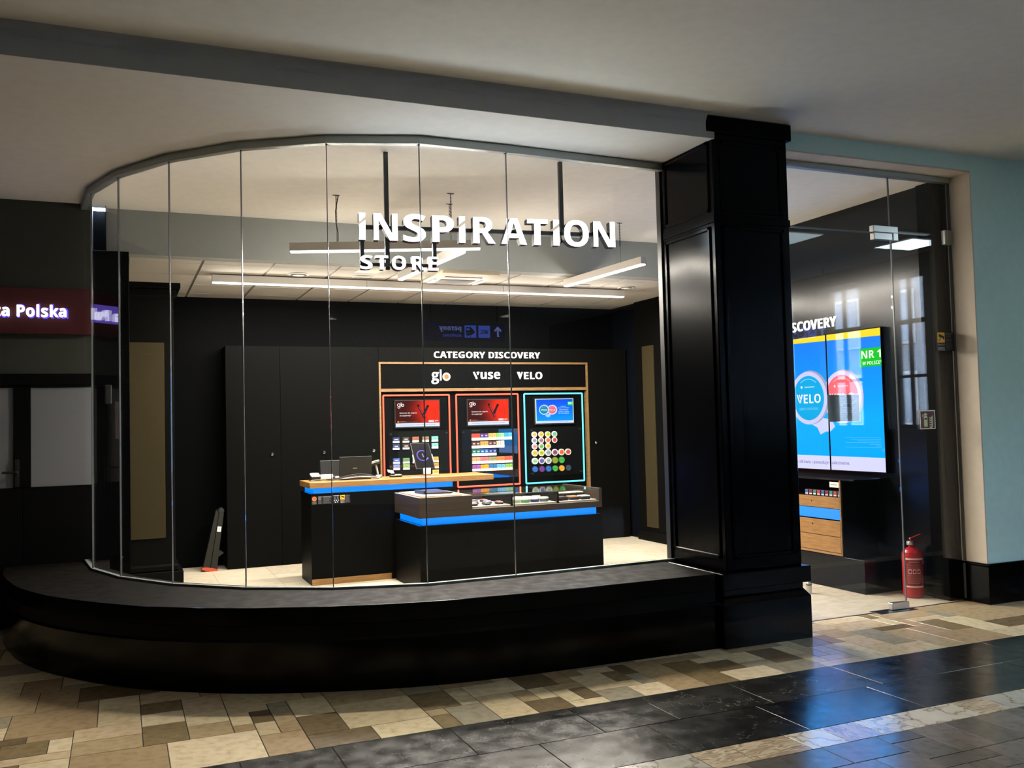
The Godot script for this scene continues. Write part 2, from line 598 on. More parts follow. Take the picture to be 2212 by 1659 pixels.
	mat("taupe", Color(0.034, 0.025, 0.018), 0.5, 0.0, 0.3)
	mat("taupe_edge", Color(0.30, 0.24, 0.17), 0.5)
	mat("beige_panel", Color(0.040, 0.031, 0.014), 0.8, 0.0, 0.2)
	tri_tex(mats["beige_panel"], noise_tex(41, 0.2, [[0.0, Color(0.75, 0.75, 0.75)], [1.0, Color(1, 1, 1)]], FastNoiseLite.TYPE_SIMPLEX, 2, 256), 2.0)
	mat("white_paint", Color(0.62, 0.58, 0.52), 0.45)
	mat("white_plastic", Color(0.78, 0.75, 0.68), 0.4)
	mat("white_letter", Color(0.8, 0.8, 0.78), 0.5)
	mat("black_plastic", Color(0.012, 0.012, 0.012), 0.35)
	mat("grey_plastic", Color(0.018, 0.018, 0.015), 0.4, 0.0, 0.3)
	mat("red_paint", Color(0.36, 0.012, 0.02), 0.25)
	mat("orange_red", Color(0.45, 0.06, 0.025), 0.4)
	glow("lamp_white", Color(1.0, 0.93, 0.82), 3.2)
	glow("sign_white", Color(0.93, 0.96, 1.0), 3.0)
	glow("led_blue", Color(0.0, 0.21, 1.0), 1.25)
	glow("neon_red", Color(1.0, 0.10, 0.05), 1.7)
	glow("neon_cyan", Color(0.11, 0.66, 0.80), 1.4)
	glow("backlit_white", Color(1.0, 0.97, 0.92), 1.1)
	glow("backlit_orange", Color(1.0, 0.16, 0.0), 1.0)
	glow("post_white", Color(0.92, 0.93, 1.0), 2.6)
	glow("post_halo", Color(0.12, 0.05, 1.0), 0.7)
	glow("way_blue", Color(0.1, 0.2, 1.0), 4.5)
	glow("way_navy", Color(0.03, 0.03, 0.35), 0.35)
	glow("way_white", Color(0.3, 0.4, 1.0), 5.0)

# ------------------------------------------------------------------ the hall's shell
func struct_(called: String, g, m: Material, label: String, category: String) -> Node3D:
	var o := part(called, g, m, self)
	return tag(o, label, category, "", "structure")

func shell() -> void:
	# ceiling of the hall, 3.77 m, right of the pillar up to the teal wall
	var g := G.new()
	g.box(Vector3(-9, HALL_H, -5.4), Vector3(10.0, 4.0, 6))
	g.box(Vector3(3.95, HALL_H, -5.8), Vector3(10.0, 4.0, -5.4))
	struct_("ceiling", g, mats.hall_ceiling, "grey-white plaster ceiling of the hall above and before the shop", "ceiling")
	# the lower ceiling that carries the glass front: outer part with its shade-toned beam face and a small cove, and the lamplight-toned part inside the shop
	g = G.new()
	var outer := PackedVector2Array([Vector2(-9, -8.86), Vector2(-9, -5.4), Vector2(3.93, -5.4), Vector2(3.93, -6.09)])
	var inside := PackedVector2Array([Vector2(3.93, -6.09), Vector2(3.93, -5.8), Vector2(6.72, -5.8), Vector2(6.72, -8.86), Vector2(-0.27, -8.86)])
	for i in range(GLASS_LINE.size() - 2, -1, -1):
		outer.append(Vector2(GLASS_LINE[i][0], GLASS_LINE[i][1]))
	for i in GLASS_LINE.size() - 1:
		inside.append(Vector2(GLASS_LINE[i][0], GLASS_LINE[i][1]))
	outer.append(Vector2(-0.27, -8.86))
	g.prism(outer, SOFFIT, 4.0)
	var lower := struct_("ceiling", g, mats.soffit, "lower cream ceiling between its shade-toned grey beam face and the curved glass front", "ceiling")
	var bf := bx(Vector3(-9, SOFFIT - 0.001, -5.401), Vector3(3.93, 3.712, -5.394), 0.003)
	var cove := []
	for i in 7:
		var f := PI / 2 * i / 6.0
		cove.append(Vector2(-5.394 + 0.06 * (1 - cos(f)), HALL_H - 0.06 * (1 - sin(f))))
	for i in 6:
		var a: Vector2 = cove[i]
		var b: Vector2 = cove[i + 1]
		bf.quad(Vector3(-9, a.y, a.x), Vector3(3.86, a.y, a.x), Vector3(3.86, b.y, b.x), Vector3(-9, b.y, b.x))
	part("shaded_beam_face", bf, mats.shaded_beam_face, lower)
	g = G.new()
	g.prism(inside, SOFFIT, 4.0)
	struct_("ceiling", g, mats.shop_ceiling, "cream upper ceiling, lamplight put into its colour, inside the glass front, before the grey drop beam", "ceiling")
	# teal wall with the entrance opening
	g = G.new()
	g.box(Vector3(4.56, 3.635, -5.79), Vector3(6.625, 4.0, -5.54))
	g.box(Vector3(6.625, 0.33, -5.79), Vector3(10.0, 4.0, -5.54))
	struct_("wall_right", g, mats.teal, "pale teal plaster wall round the entrance right of the black pillar", "wall")
	g = G.new()
	g.box(Vector3(4.585, 3.622, -5.79), Vector3(6.625, 3.6345, -5.538), 0.002)
	g.box(Vector3(6.612, 0.335, -5.79), Vector3(6.6245, 3.6345, -5.538), 0.002)
	struct_("trim_1", g, mats.cream, "cream plaster lining of the entrance reveal", "trim")
	g = bx(Vector3(6.600, 0, -5.80), Vector3(10.0, 0.315, -5.515), 0.006)
	g.box(Vector3(6.594, 0.315, -5.80), Vector3(10.0, 0.335, -5.51), 0.006)
	var base := thing("baseboard_right", "tall black granite skirting under the teal wall", "baseboard", Vector3.ZERO, "", "structure")
	part("skirting", g, mats.black_granite, base)
	# post office wall at the left, in line with the back of the glass bay
	struct_("wall_left", bx(Vector3(-9, 0, -8.98), Vector3(-0.21, SOFFIT, -8.74)), mats.olive, "dim olive wall left of the glass bay with the post office doors", "wall")
	var b2 := thing("baseboard_left", "black skirting at the foot of the dim left wall", "baseboard", Vector3.ZERO, "", "structure")
	part("skirting", bx(Vector3(-0.21, 0, -8.74), Vector3(0.02, 0.53, -8.715), 0.004), mats.black_granite, b2)
	# hall behind the camera
	struct_("wall_hall_left", bx(Vector3(-9.2, 0, -8.98), Vector3(-9, 4, 6)), mats.olive, "far left end wall of the hall, out of the picture", "wall")
	struct_("wall_hall_back", bx(Vector3(-9.2, 0, 6), Vector3(10.3, 4, 6.2)), mats.teal, "rear wall of the hall behind the camera", "wall")
	var hw := G.new()
	var zs := [-5.79]
	for w in WINDOWS:
		zs.append_array(w)
	zs.append(6.0)
	for i in range(0, zs.size(), 2):
		hw.box(Vector3(10.0, 0, zs[i]), Vector3(10.35, 4, zs[i + 1]))
	for w in WINDOWS:
		hw.box(Vector3(10.0, 0, w[0]), Vector3(10.35, 1.38, w[1]))
		hw.box(Vector3(10.0, 3.56, w[0]), Vector3(10.35, 4, w[1]))
	struct_("wall_street", hw, mats.olive, "right side wall of the hall with tall street windows, seen in reflection", "wall")
	# shop walls
	struct_("wall_back", bx(Vector3(-0.3, 0, -11.72), Vector3(6.7, 3.24, -11.52)), mats.black_wall, "black rear wall of the shop above the cabinets", "wall")
	struct_("wall_shop_right", bx(Vector3(6.5, 0, -11.52), Vector3(6.72, SOFFIT, -5.80)), mats.black_gloss, "glossy black right wall of the shop", "wall")
	struct_("wall_jamb_right", bx(Vector3(6.47, 0, -5.98), Vector3(6.60, SOFFIT, -5.80), 0.003), mats.black_wall, "black jamb strip just behind the right end of the entrance glass", "wall")
	g = bx(Vector3(-0.3, 0, -11.52), Vector3(-0.105, SOFFIT, -8.98))
	g.box(Vector3(-0.21, 0, -8.97), Vector3(0.083, 3.2, -8.745), 0.003)
	g.box(Vector3(-0.105, 3.2, -8.86), Vector3(-0.1, SOFFIT, -8.76))
	struct_("wall_shop_left", g, mats.black_wall, "black left side wall of the shop behind the glass bay", "wall")
	struct_("wall_drop", bx(Vector3(-0.104, 3.2, -9.0), Vector3(6.5, SOFFIT, -8.855)), mats.beam_grey, "grey drop beam across the shop above the tiled ceiling", "wall")

# ------------------------------------------------------------------ floors
func poly_tile(p: PackedVector2Array, top: float, gap: float, depth: float) -> G:
	var g := G.new()
	var inner := Geometry2D.offset_polygon(p, -gap, Geometry2D.JOIN_MITER)
	if inner.is_empty():
		return g
	g.prism(inner[0], top - depth, top, Transform3D(), false)
	return g

var tile_meshes := {}
func slab(w: float, d: float) -> ArrayMesh:      # a stone w x d with its top at 0 and its edges eased
	var key := "%.4f %.4f" % [w, d]
	if not tile_meshes.has(key):
		var g := G.new()
		var c := 0.0016
		var h := 0.0045
		var x := w / 2 - 0.002
		var z := d / 2 - 0.002
		g.quad(Vector3(-x + c, 0, z - c), Vector3(x - c, 0, z - c), Vector3(x - c, 0, -z + c), Vector3(-x + c, 0, -z + c))
		var top := [Vector3(-x + c, 0, z - c), Vector3(x - c, 0, z - c), Vector3(x - c, 0, -z + c), Vector3(-x + c, 0, -z + c)]
		var mid := [Vector3(-x, -c, z), Vector3(x, -c, z), Vector3(x, -c, -z), Vector3(-x, -c, -z)]
		for i in 4:
			var j := (i + 1) % 4
			g.quad(mid[i], mid[j], top[j], top[i])
			g.quad(mid[i] - Vector3.UP * h, mid[j] - Vector3.UP * h, mid[j], mid[i])
		tile_meshes[key] = g.mesh()
	return tile_meshes[key]

# random rectangles on a grid of cells, as the hall's stones lie
func pack(nx: int, nz: int, sizes: Array) -> Array:
	var taken := {}
	var out := []
	for j in nz:
		for i in nx:
			if taken.has(Vector2i(i, j)):
				continue
			var pick := Vector2i(1, 1)
			var order := sizes.duplicate()
			for tries in 12:
				var s: Vector2i = order[rng.randi() % order.size()]
				var ok := i + s.x <= nx and j + s.y <= nz
				if ok:
					for a in s.x:
						for b in s.y:
							if taken.has(Vector2i(i + a, j + b)):
								ok = false
				if ok:
					pick = s
					break
			for a in pick.x:
				for b in pick.y:
					taken[Vector2i(i + a, j + b)] = true
			out.append([i, j, pick.x, pick.y])
	return out

func floors() -> void:
	var fl := thing("floor", "polished stone floor of the hall in beige mosaic, dark band and white marble border", "floor", Vector3.ZERO, "", "structure")
	part("bedding", bx(Vector3(-9.2, -0.25, -11.9), Vector3(10.4, -0.0032, 6.2)), mats.mortar, fl)
	var U := 0.1125
	var hidden := func(x0: float, z0: float, x1: float, z1: float) -> bool:       # under the sill, the pillar or the shop
		var in_sill := true
		for q in [Vector2(x0, z0), Vector2(x1, z0), Vector2(x0, z1), Vector2(x1, z1)]:
			if not Geometry2D.is_point_in_polygon(q, sill_poly()):
				in_sill = false
		return in_sill or (x1 > 1.5 and z1 <= DOOR_Z + 0.001) or (x0 >= 3.85 and x1 <= 4.58 and z1 < -5.36)
	# beige mosaic between the dark band and the shop front
	var x0 := -0.2375 - U * 16
	var list := []
	var sizes := [Vector2i(4, 4), Vector2i(4, 3), Vector2i(3, 2), Vector2i(2, 2), Vector2i(2, 2), Vector2i(3, 1), Vector2i(2, 1), Vector2i(4, 2), Vector2i(2, 4), Vector2i(2, 3), Vector2i(1, 2)]
	for r in pack(84, 36, sizes):
		var ax: float = x0 + U * r[0]
		var bz: float = -4.69 - U * r[1]
		var az: float = bz - U * r[3]
		var ex: float = ax + U * r[2]
		if ex > 3.8 and az < DOOR_Z:
			az = DOOR_Z
		if bz - az < 0.01 or hidden.call(ax, az, ex, bz):
			continue
		list.append([ax, az, ex, bz])
	lay(fl, list, "tile", func(): return mats["beige%d" % [0, 0, 1, 2, 3, 3, 4, 1, 8, 5, 6, 7, 8, 7][rng.randi() % 14]])
	# dark band
	list = []
	for row in 2:
		var x := -2.2 + row * 0.31
		while x < 9.5:
			var w: float = [0.45, 0.62, 0.8, 0.7][rng.randi() % 4]
			list.append([x, -4.69 + row * 0.445, x + w, -4.245 + row * 0.445])
			x += w
	lay(fl, list, "dark_tile", func(): return mats["dark%d" % (rng.randi() % 4)])
	# white marble border
	list = []
	var x := -1.0
	while x < 9.0:
		var w: float = [0.225, 0.225, 0.45, 0.34][rng.randi() % 4]
		list.append([x, -3.8, x + w, -3.577])
		x += w
	lay(fl, list, "border_tile", func(): return mats["white%d" % [0, 1, 0, 2, 1, 3][rng.randi() % 6]])
	# grey-beige mosaic on the near side
	list = []
	for r in pack(72, 40, sizes):
		var ax: float = 0.4 + U * r[0]
		var az: float = -3.577 + U * r[1]
		list.append([ax, az, ax + U * r[2], az + U * r[3]])
	lay(fl, list, "grey_tile", func(): return mats["grey%d" % [0, 0, 1, 1, 2, 3, 4][rng.randi() % 7]])
	# shop floor
	var sf := thing("floor", "pale cream stone tile floor inside the shop", "floor", Vector3.ZERO, "", "structure")
	var inner := PackedVector2Array([Vector2(-0.1, -11.5), Vector2(-0.1, -8.9)])
	for q in GLASS_LINE:
		inner.append(Vector2(q[0] + 0.1, q[1] - 0.1))
	inner.append_array([Vector2(3.95, -6.15), Vector2(4.6, -6.15), Vector2(4.6, DOOR_Z), Vector2(6.6, DOOR_Z), Vector2(6.6, -5.99), Vector2(6.5, -5.99), Vector2(6.5, -11.5)])
	for i in 12:
		for j in 10:
			var a := Vector2(-0.25 + i * 0.6, -11.65 + j * 0.6)
			var cell := PackedVector2Array([a, a + Vector2(0.6, 0), a + Vector2(0.6, 0.6), a + Vector2(0, 0.6)])
			for p in Geometry2D.intersect_polygons(cell, inner):
				var g := poly_tile(p, 0.0, 0.0012, 0.003)
				if g.v.size() > 0:
					part("tile", g, mats.shop_stone if (i * 7 + j * 3) % 5 < 3 else mats.shop_stone_b, sf)

func lay(fl: Node3D, list: Array, called: String, pick: Callable) -> void:
	# the 300 that show largest are tiles of their own, the rest one joined piece
	var eye := Vector3(0, 1.6, 0)
	var ax := -Basis.from_euler(Vector3(0.0426, -0.4037, 0)).z
	for r in list:
		var c := Vector3((r[0] + r[2]) / 2, 0, (r[1] + r[3]) / 2)
		var d := c - eye
		var cosa := d.normalized().dot(ax)
		var size: float = (r[2] - r[0]) * (r[3] - r[1]) / pow(d.length(), 3)
		r.append(size if cosa > 0.76 else 0.0)
	list.sort_custom(func(p, q): return p[4] > q[4])
	var rest := G.new()
	for i in list.size():
		var r: Array = list[i]
		var m: Material = pick.call()
		var ctr := Vector3((r[0] + r[2]) / 2, rng.randf_range(-0.0004, 0.0), (r[1] + r[3]) / 2)
		if i < 290 and r[4] > 0:
			part(called, slab(r[2] - r[0], r[3] - r[1]), m, fl, ctr)
		else:
			var s := slab(r[2] - r[0], r[3] - r[1]).surface_get_arrays(0)
			rest.add([s[Mesh.ARRAY_VERTEX], s[Mesh.ARRAY_NORMAL], s[Mesh.ARRAY_INDEX]], Transform3D(Basis(), ctr))
	if rest.v.size() > 0:
		part("outer_" + called + "s", rest, pick.call(), fl).set_meta("kind", "stuff")

func sill_poly() -> PackedVector2Array:
	if not mats.has("sillpoly"):
		var p := PackedVector2Array()
		for q in SILL_LINE:
			p.append(Vector2(q[0], q[1]))
		p.append(Vector2(3.83, -6.2))
		for i in range(GLASS_LINE.size() - 1, 0, -1):
			p.append(Vector2(GLASS_LINE[i][0] + 0.13, GLASS_LINE[i][1] - 0.13))
		p.append(Vector2(-0.1, -8.735))
		mats["sillpoly"] = p
	return mats["sillpoly"]

# ------------------------------------------------------------------ glass bay: sill, panes, rails, pillar
func smooth_line(src: Array, per: int) -> PackedVector2Array:
	var out := PackedVector2Array()
	for i in src.size() - 1:
		var p := []
		for k in [-1, 0, 1, 2]:
			var q = src[clampi(i + k, 0, src.size() - 1)]
			p.append(Vector2(q[0], q[1]))
		for k in per:
			out.append(p[1].cubic_interpolate(p[2], p[0], p[3], float(k) / per))
	var e = src[src.size() - 1]
	out.append(Vector2(e[0], e[1]))
	return out

func swept(line: PackedVector2Array, prof: Array) -> G:      # prof: Vector2(outward, height)
	var g := G.new()
	var nor := []
	for i in line.size():
		var d := (line[mini(i + 1, line.size() - 1)] - line[maxi(i - 1, 0)]).normalized()
		nor.append(Vector2(-d.y, d.x))
	if nor[0].x > 0:
		for i in nor.size():
			nor[i] = -nor[i]
	for i in line.size() - 1:
		for k in prof.size() - 1:
			var a: Vector2 = prof[k]
			var b: Vector2 = prof[k + 1]
			var p: Vector2 = line[i] + nor[i] * a.x
			var q: Vector2 = line[i + 1] + nor[i + 1] * a.x
			var r: Vector2 = line[i + 1] + nor[i + 1] * b.x
			var s: Vector2 = line[i] + nor[i] * b.x
			var m := g.v.size()
			var dn := Vector2(a.y - b.y, b.x - a.x).normalized()
			var n0: Vector3 = (Vector3(nor[i].x, 0, nor[i].y) * dn.x + Vector3.UP * dn.y).normalized()
			var n1: Vector3 = (Vector3(nor[i + 1].x, 0, nor[i + 1].y) * dn.x + Vector3.UP * dn.y).normalized()
			g.v.append_array([Vector3(p.x, a.y, p.y), Vector3(q.x, a.y, q.y), Vector3(r.x, b.y, r.y), Vector3(s.x, b.y, s.y)])
			g.n.append_array([n0, n1, n1, n0])
			g.u.append_array([Vector2(0, 0), Vector2(1, 0), Vector2(1, 1), Vector2(0, 1)])
			g.ix.append_array([m, m + 1, m + 2, m, m + 2, m + 3])
	return g

func bay() -> void:
	var line := smooth_line(SILL_LINE, 5)
	var sill := thing("stone_sill", "long curved black stone sill that carries the glass front", "sill")
	var inner := PackedVector2Array()
	for q in line:
		inner.append(q)
	var plan := inner.duplicate()
	plan.append(Vector2(3.828, -6.2))
	var gl := smooth_line(GLASS_LINE.slice(1), 1)
	for i in range(gl.size() - 1, -1, -1):
		var q := gl[i]
		var d := (gl[mini(i + 1, gl.size() - 1)] - gl[maxi(i - 1, 0)]).normalized()
		plan.append(q + Vector2(-d.y, d.x) * (-0.12 if Vector2(-d.y, d.x).y > 0 else 0.12))
	plan.append(Vector2(-0.08, -8.735))
	var top := PackedVector2Array()
	var inset := Geometry2D.offset_polygon(plan, -0.006, Geometry2D.JOIN_MITER)
	part("slab", swept(line, [Vector2(-0.006, SILL_H), Vector2(-0.001, SILL_H - 0.002), Vector2(0, SILL_H - 0.007), Vector2(0, 0.408), Vector2(-0.006, 0.402), Vector2(-0.06, 0.402)]), mats.black_granite, sill)
	var cap := G.new()
	cap.prism(inset[0], 0.42, SILL_H, Transform3D(), false)
	part("top", cap, mats.honed_stone, sill)
	part("plinth", swept(line, [Vector2(-0.05, 0.41), Vector2(-0.05, 0.362), Vector2(-0.042, 0.356), Vector2(-0.006, 0.312), Vector2(0, 0.304), Vector2(0, 0.0)]), mats.black_granite, sill)
	var back := G.new()
	back.prism(Geometry2D.offset_polygon(plan, -0.012, Geometry2D.JOIN_MITER)[0], 0.0, 0.42, Transform3D(), false)
	part("core", back, mats.near_black, sill)
	# the glazing
	var win := thing("window_1", "faceted curved glass front of tall frameless panes", "window", Vector3.ZERO, "", "structure")
	var pts := []
	for q in GLASS_LINE:
		pts.append(Vector2(q[0], q[1]))
	var rail := G.new()
	var shoe := G.new()
	for i in pts.size() - 1:
		var a: Vector2 = pts[i]
		var b: Vector2 = pts[i + 1]
		var d := (b - a).normalized()
		var L := (b - a).length()
		var t := Transform3D(Basis(Vector3(d.x, 0, d.y), Vector3.UP, Vector3(d.x, 0, d.y).cross(Vector3.UP)), Vector3(a.x, 0, a.y))
		part("pane", G.new().box(Vector3(0.003, SILL_H + 0.004, -0.006), Vector3(L - 0.003, 3.575, 0.006), 0, t), mats.pane_glass, win)
		rail.box(Vector3(-0.012, 3.545, -0.03), Vector3(L + 0.012, SOFFIT + 0.001, 0.03), 0.004, t)
		shoe.box(Vector3(-0.004, SILL_H - 0.002, -0.016), Vector3(L + 0.004, SILL_H + 0.016, 0.016), 0.002, t)
		if i > 0:
			part("joint", G.new().box(Vector3(-0.0026, SILL_H + 0.01, -0.0075), Vector3(0.0026, 3.55, 0.0075), 0.001, t), mats.seal, win)
	part("head_rail", rail, mats.rail_metal, win)
	part("sill_channel", shoe, mats.rail_metal, win)
	part("end_post", bx(Vector3(3.905, SILL_H, -6.16), Vector3(3.935, SOFFIT, -6.10), 0.003), mats.dark_metal, win)
	# pillar
	var p := thing("pillar", "square glossy black panelled pillar between glass front and entrance", "pillar")
	var X0 := 3.92
	var X1 := 4.585
	var ZF := -5.415
	part("shaft", bx(Vector3(X0, SILL_H, -6.16), Vector3(X1, 3.66, ZF), 0.006), mats.pillar_black, p)
	part("capital", bx(Vector3(3.855, 3.645, -5.95), Vector3(4.617, HALL_H - 0.002, -5.388), 0.008), mats.pillar_black, p)
	var ped := G.new()
	ped.box(Vector3(3.832, 0, -6.16), Vector3(4.598, 0.306, -5.343), 0.004)
	ped.box(Vector3(3.872, 0.30, -6.16), Vector3(4.565, 0.405, -5.39), 0.002)
	ped.box(Vector3(3.838, 0.40, -6.16), Vector3(4.612, SILL_H, -5.352), 0.004)
	for f in [[Vector3(3.836, 0.306, -5.347), Vector3(4.594, 0.306, -5.347), Vector3(4.56, 0.352, -5.388), Vector3(3.872, 0.352, -5.388)], [Vector3(3.836, 0.306, -6.1), Vector3(3.836, 0.306, -5.347), Vector3(3.872, 0.352, -5.388), Vector3(3.872, 0.352, -6.1)], [Vector3(4.594, 0.306, -5.347), Vector3(4.594, 0.306, -6.1), Vector3(4.565, 0.352, -6.1), Vector3(4.565, 0.352, -5.388)]]:
		ped.quad(f[0], f[1], f[2], f[3])
	part("pedestal", ped, mats.black_granite, p)
	for y in [[0.60, 2.98], [3.08, 3.60]]:                   # raised frames round sunk panels, front and left side
		for side in 2:
			var fr := G.new()
			var lo := X0 + 0.055 if side == 0 else -6.06
			var hi := X1 - 0.055 if side == 0 else ZF - 0.05
			var at := func(u: float, v: float, d: float) -> Vector3: return Vector3(u, v, ZF + d) if side == 0 else Vector3(X0 - d, v, u)
			for e in [[lo, y[0], lo + 0.03, y[1]], [hi - 0.03, y[0], hi, y[1]], [lo, y[0], hi, y[0] + 0.03], [lo, y[1] - 0.03, hi, y[1]]]:
				var A: Vector3 = at.call(e[0], e[1], -0.004)
				var B: Vector3 = at.call(e[2], e[3], 0.014)
				fr.box(Vector3(minf(A.x, B.x), A.y, minf(A.z, B.z)), Vector3(maxf(A.x, B.x), B.y, maxf(A.z, B.z)), 0.006)
			part("frame", fr, mats.pillar_black, p)
	part("rail", bx(Vector3(X0 - 0.012, 3.0, -6.08), Vector3(X1 + 0.004, 3.055, ZF + 0.012), 0.005), mats.pillar_black, p)

# ------------------------------------------------------------------ entrance
func camera_icon(c: Cv, x: float, y: float, s: float, col: Color) -> void:      # a surveillance camera on its bracket, in a box of side s
	c.poly([Vector2(x + 0.22 * s, y + 0.14 * s), Vector2(x + 0.92 * s, y + 0.36 * s), Vector2(x + 0.86 * s, y + 0.60 * s), Vector2(x + 0.14 * s, y + 0.42 * s)], col)
	c.poly([Vector2(x + 0.72 * s, y + 0.62 * s), Vector2(x + 0.95 * s, y + 0.40 * s), Vector2(x + 0.97 * s, y + 0.60 * s), Vector2(x + 0.80 * s, y + 0.72 * s)], col)
	c.line(Vector2(x + 0.42 * s, y + 0.5 * s), Vector2(x + 0.30 * s, y + 0.82 * s), 0.09 * s, col)
	c.rect(x + 0.08 * s, y + 0.76 * s, 0.28 * s, 0.08 * s, col)

func cctv_tex() -> ImageTexture:
	if mats.has("cctv_tex"):
		return mats["cctv_tex"]
	var c := Cv.new(self, 260, 200, Color(0.02, 0.02, 0.025))
	c.rect(4, 4, 112, 108, Color(0.95, 0.72, 0.05))
	camera_icon(c, 8, 4, 104, Color(0.03, 0.03, 0.03))
	c.text("UWAGA!", 8, 124, 20, Color(0.85, 0.55, 0.55), true, 104)
	c.text("OBIEKT", 8, 158, 22, Color(0.75, 0.78, 0.85), true, 104)
	c.rect(8, 188, 108, 5, Color(0.7, 0.7, 0.75))
	for i in 12:
		c.rect(130, 12 + i * 15, 118 - (i * 37) % 40, 4 if i else 8, Color(0.42, 0.42, 0.45))
	mats["cctv_tex"] = c.tex()
	return mats["cctv_tex"]

func entrance() -> void:
	var win := thing("window_2", "clear glass transom and side light of the entrance under a metal rail", "window", Vector3.ZERO, "", "structure")
	part("head_rail", bx(Vector3(4.585, 3.575, DOOR_Z - 0.03), Vector3(6.612, 3.622, DOOR_Z + 0.03), 0.004), mats.rail_metal, win)
	part("transom_pane", bx(Vector3(4.60, 3.103, DOOR_Z - 0.006), Vector3(5.915, 3.58, DOOR_Z + 0.006)), mats.pane_glass, win)
	part("side_pane", bx(Vector3(5.925, 0.004, DOOR_Z - 0.006), Vector3(6.602, 3.58, DOOR_Z + 0.006)), mats.pane_glass, win)
	part("joint", bx(Vector3(5.9165, 3.16, DOOR_Z - 0.008), Vector3(5.9235, 3.575, DOOR_Z + 0.008), 0.001), mats.seal, win)
	part("edge_strip", bx(Vector3(5.924, 0.06, DOOR_Z - 0.008), Vector3(5.932, 3.04, DOOR_Z + 0.008), 0.002), mats.seal, win)
	part("jamb_bead", bx(Vector3(6.598, 0.02, DOOR_Z - 0.012), Vector3(6.612, 3.575, DOOR_Z + 0.012), 0.003), mats.seal, win)
	part("transom_bead", bx(Vector3(4.60, 3.092, DOOR_Z - 0.008), Vector3(5.74, 3.104, DOOR_Z + 0.008), 0.002), mats.seal, win)
	part("wall_clamp", bx(Vector3(6.525, 3.04, DOOR_Z - 0.022), Vector3(6.545, 3.165, DOOR_Z + 0.022), 0.003), mats.steel, win)
	part("wall_clamp", bx(Vector3(6.549, 3.04, DOOR_Z - 0.024), Vector3(6.61, 3.165, DOOR_Z + 0.024), 0.005), mats.steel, win)
	part("patch_fitting", G.new().box(Vector3(5.722, 3.104, DOOR_Z - 0.024), Vector3(5.99, 3.158, DOOR_Z + 0.024), 0.003).box(Vector3(5.935, 3.04, DOOR_Z - 0.024), Vector3(5.99, 3.104, DOOR_Z + 0.024), 0.003), mats.steel, win)
	var door := thing("door_1", "frameless glass entrance door with steel patch fittings", "door", Vector3.ZERO, "", "structure")
	part("leaf", bx(Vector3(4.60, 0.008, DOOR_Z - 0.006), Vector3(5.913, 3.094, DOOR_Z + 0.006)), mats.pane_glass, door)
	part("top_patch", bx(Vector3(5.726, 3.042, DOOR_Z - 0.024), Vector3(5.925, 3.098, DOOR_Z + 0.024), 0.003), mats.steel, door)
	part("bottom_patch", bx(Vector3(5.756, 0.006, DOOR_Z - 0.024), Vector3(5.94, 0.062, DOOR_Z + 0.024), 0.003), mats.steel, door)
	part("pivot_plate", bx(Vector3(5.58, -0.004, DOOR_Z - 0.05), Vector3(5.98, 0.0035, DOOR_Z + 0.07), 0.001), mats.dark_metal, door)
	part("threshold", bx(Vector3(4.6, -0.004, DOOR_Z - 0.006), Vector3(6.60, 0.0025, DOOR_Z + 0.008)), mats.dark_metal, door)
	# paper pocket on the door
	var c := Cv.new(self, 340, 224, Color(0.62, 0.64, 0.60))
	c.rect(0, 0, 120, 224, Color(0.50, 0.51, 0.47))
	for i in 13:
		c.rect(14, 20 + i * 15, 70 + (i * 29) % 25, 3, Color(0.40, 0.41, 0.38))
		c.rect(150, 20 + i * 15, 110 + (i * 41) % 60, 4 + (i * 3) % 4, Color(0.38, 0.39, 0.37))
	c.rect(160, 80, 80, 20, Color(0.3, 0.3, 0.3))
	c.rect(100, 8, 90, 9, Color(0.25, 0.25, 0.25))
	var pn := thing("paper_notice", "grey printed notice in a clear pocket stuck on the glass entrance door", "notice")
	part("paper", sheet(Vector3(5.182, 1.548, DOOR_Z + 0.0075), Vector3(0.326, 0, 0), Vector3(0, 0.214, 0), 0.001), print_mat("notice_paper", c.tex(), 0.4), pn)
	part("pocket", bx(Vector3(5.175, 1.541, DOOR_Z + 0.0095), Vector3(5.514, 1.768, DOOR_Z + 0.0115)), mats.acrylic, pn)
	var k := Cv.new(self, 200, 200, Color(0.9, 0.86, 0.74))
	k.rect(10, 10, 180, 180, Color(0.30, 0.02, 0.03))
	var W := Color(0.86, 0.84, 0.62)
	k.rect(52, 72, 46, 104, W)                                # the extinguisher
	k.disc(75, 72, 23, W, 14)
	k.rect(60, 82, 30, 18, Color(0.12, 0.02, 0.03))
	k.rect(66, 46, 18, 18, W)
	k.poly([Vector2(44, 50), Vector2(75, 26), Vector2(100, 46), Vector2(96, 54), Vector2(74, 42), Vector2(58, 56)], W)
	k.arc(52, 58, 12, 7, 1.4, 4.4, W)
	for i in 5:                                               # flames
		var y := 60.0 + i * 24
		k.poly([Vector2(118, y + 8), Vector2(132, y + 20), Vector2(150, y + 14), Vector2(160, y - 6), Vector2(168, y + 12), Vector2(160, y + 26), Vector2(140, y + 34), Vector2(124, y + 26)], W)
	var fs := part("fire_sign", sheet(Vector3(6.158, 1.464, DOOR_Z + 0.0075), Vector3(0.174, 0, 0), Vector3(0, 0.158, 0), 0.0012), print_mat("fire_print", k.tex(), 0.5), self)
	tag(fs, "square red sign with white extinguisher and flames on the side glass above the extinguisher", "sign")
	var cs := part("cctv_sticker", sheet(Vector3(6.396, 2.124, DOOR_Z + 0.0075), Vector3(0.196, 0, 0), Vector3(0, 0.16, 0), 0.0008), print_mat("cctv_print", cctv_tex(), 0.5), self)
	tag(cs, "black sticker with a yellow surveillance camera symbol on the side glass by the door jamb", "sticker")
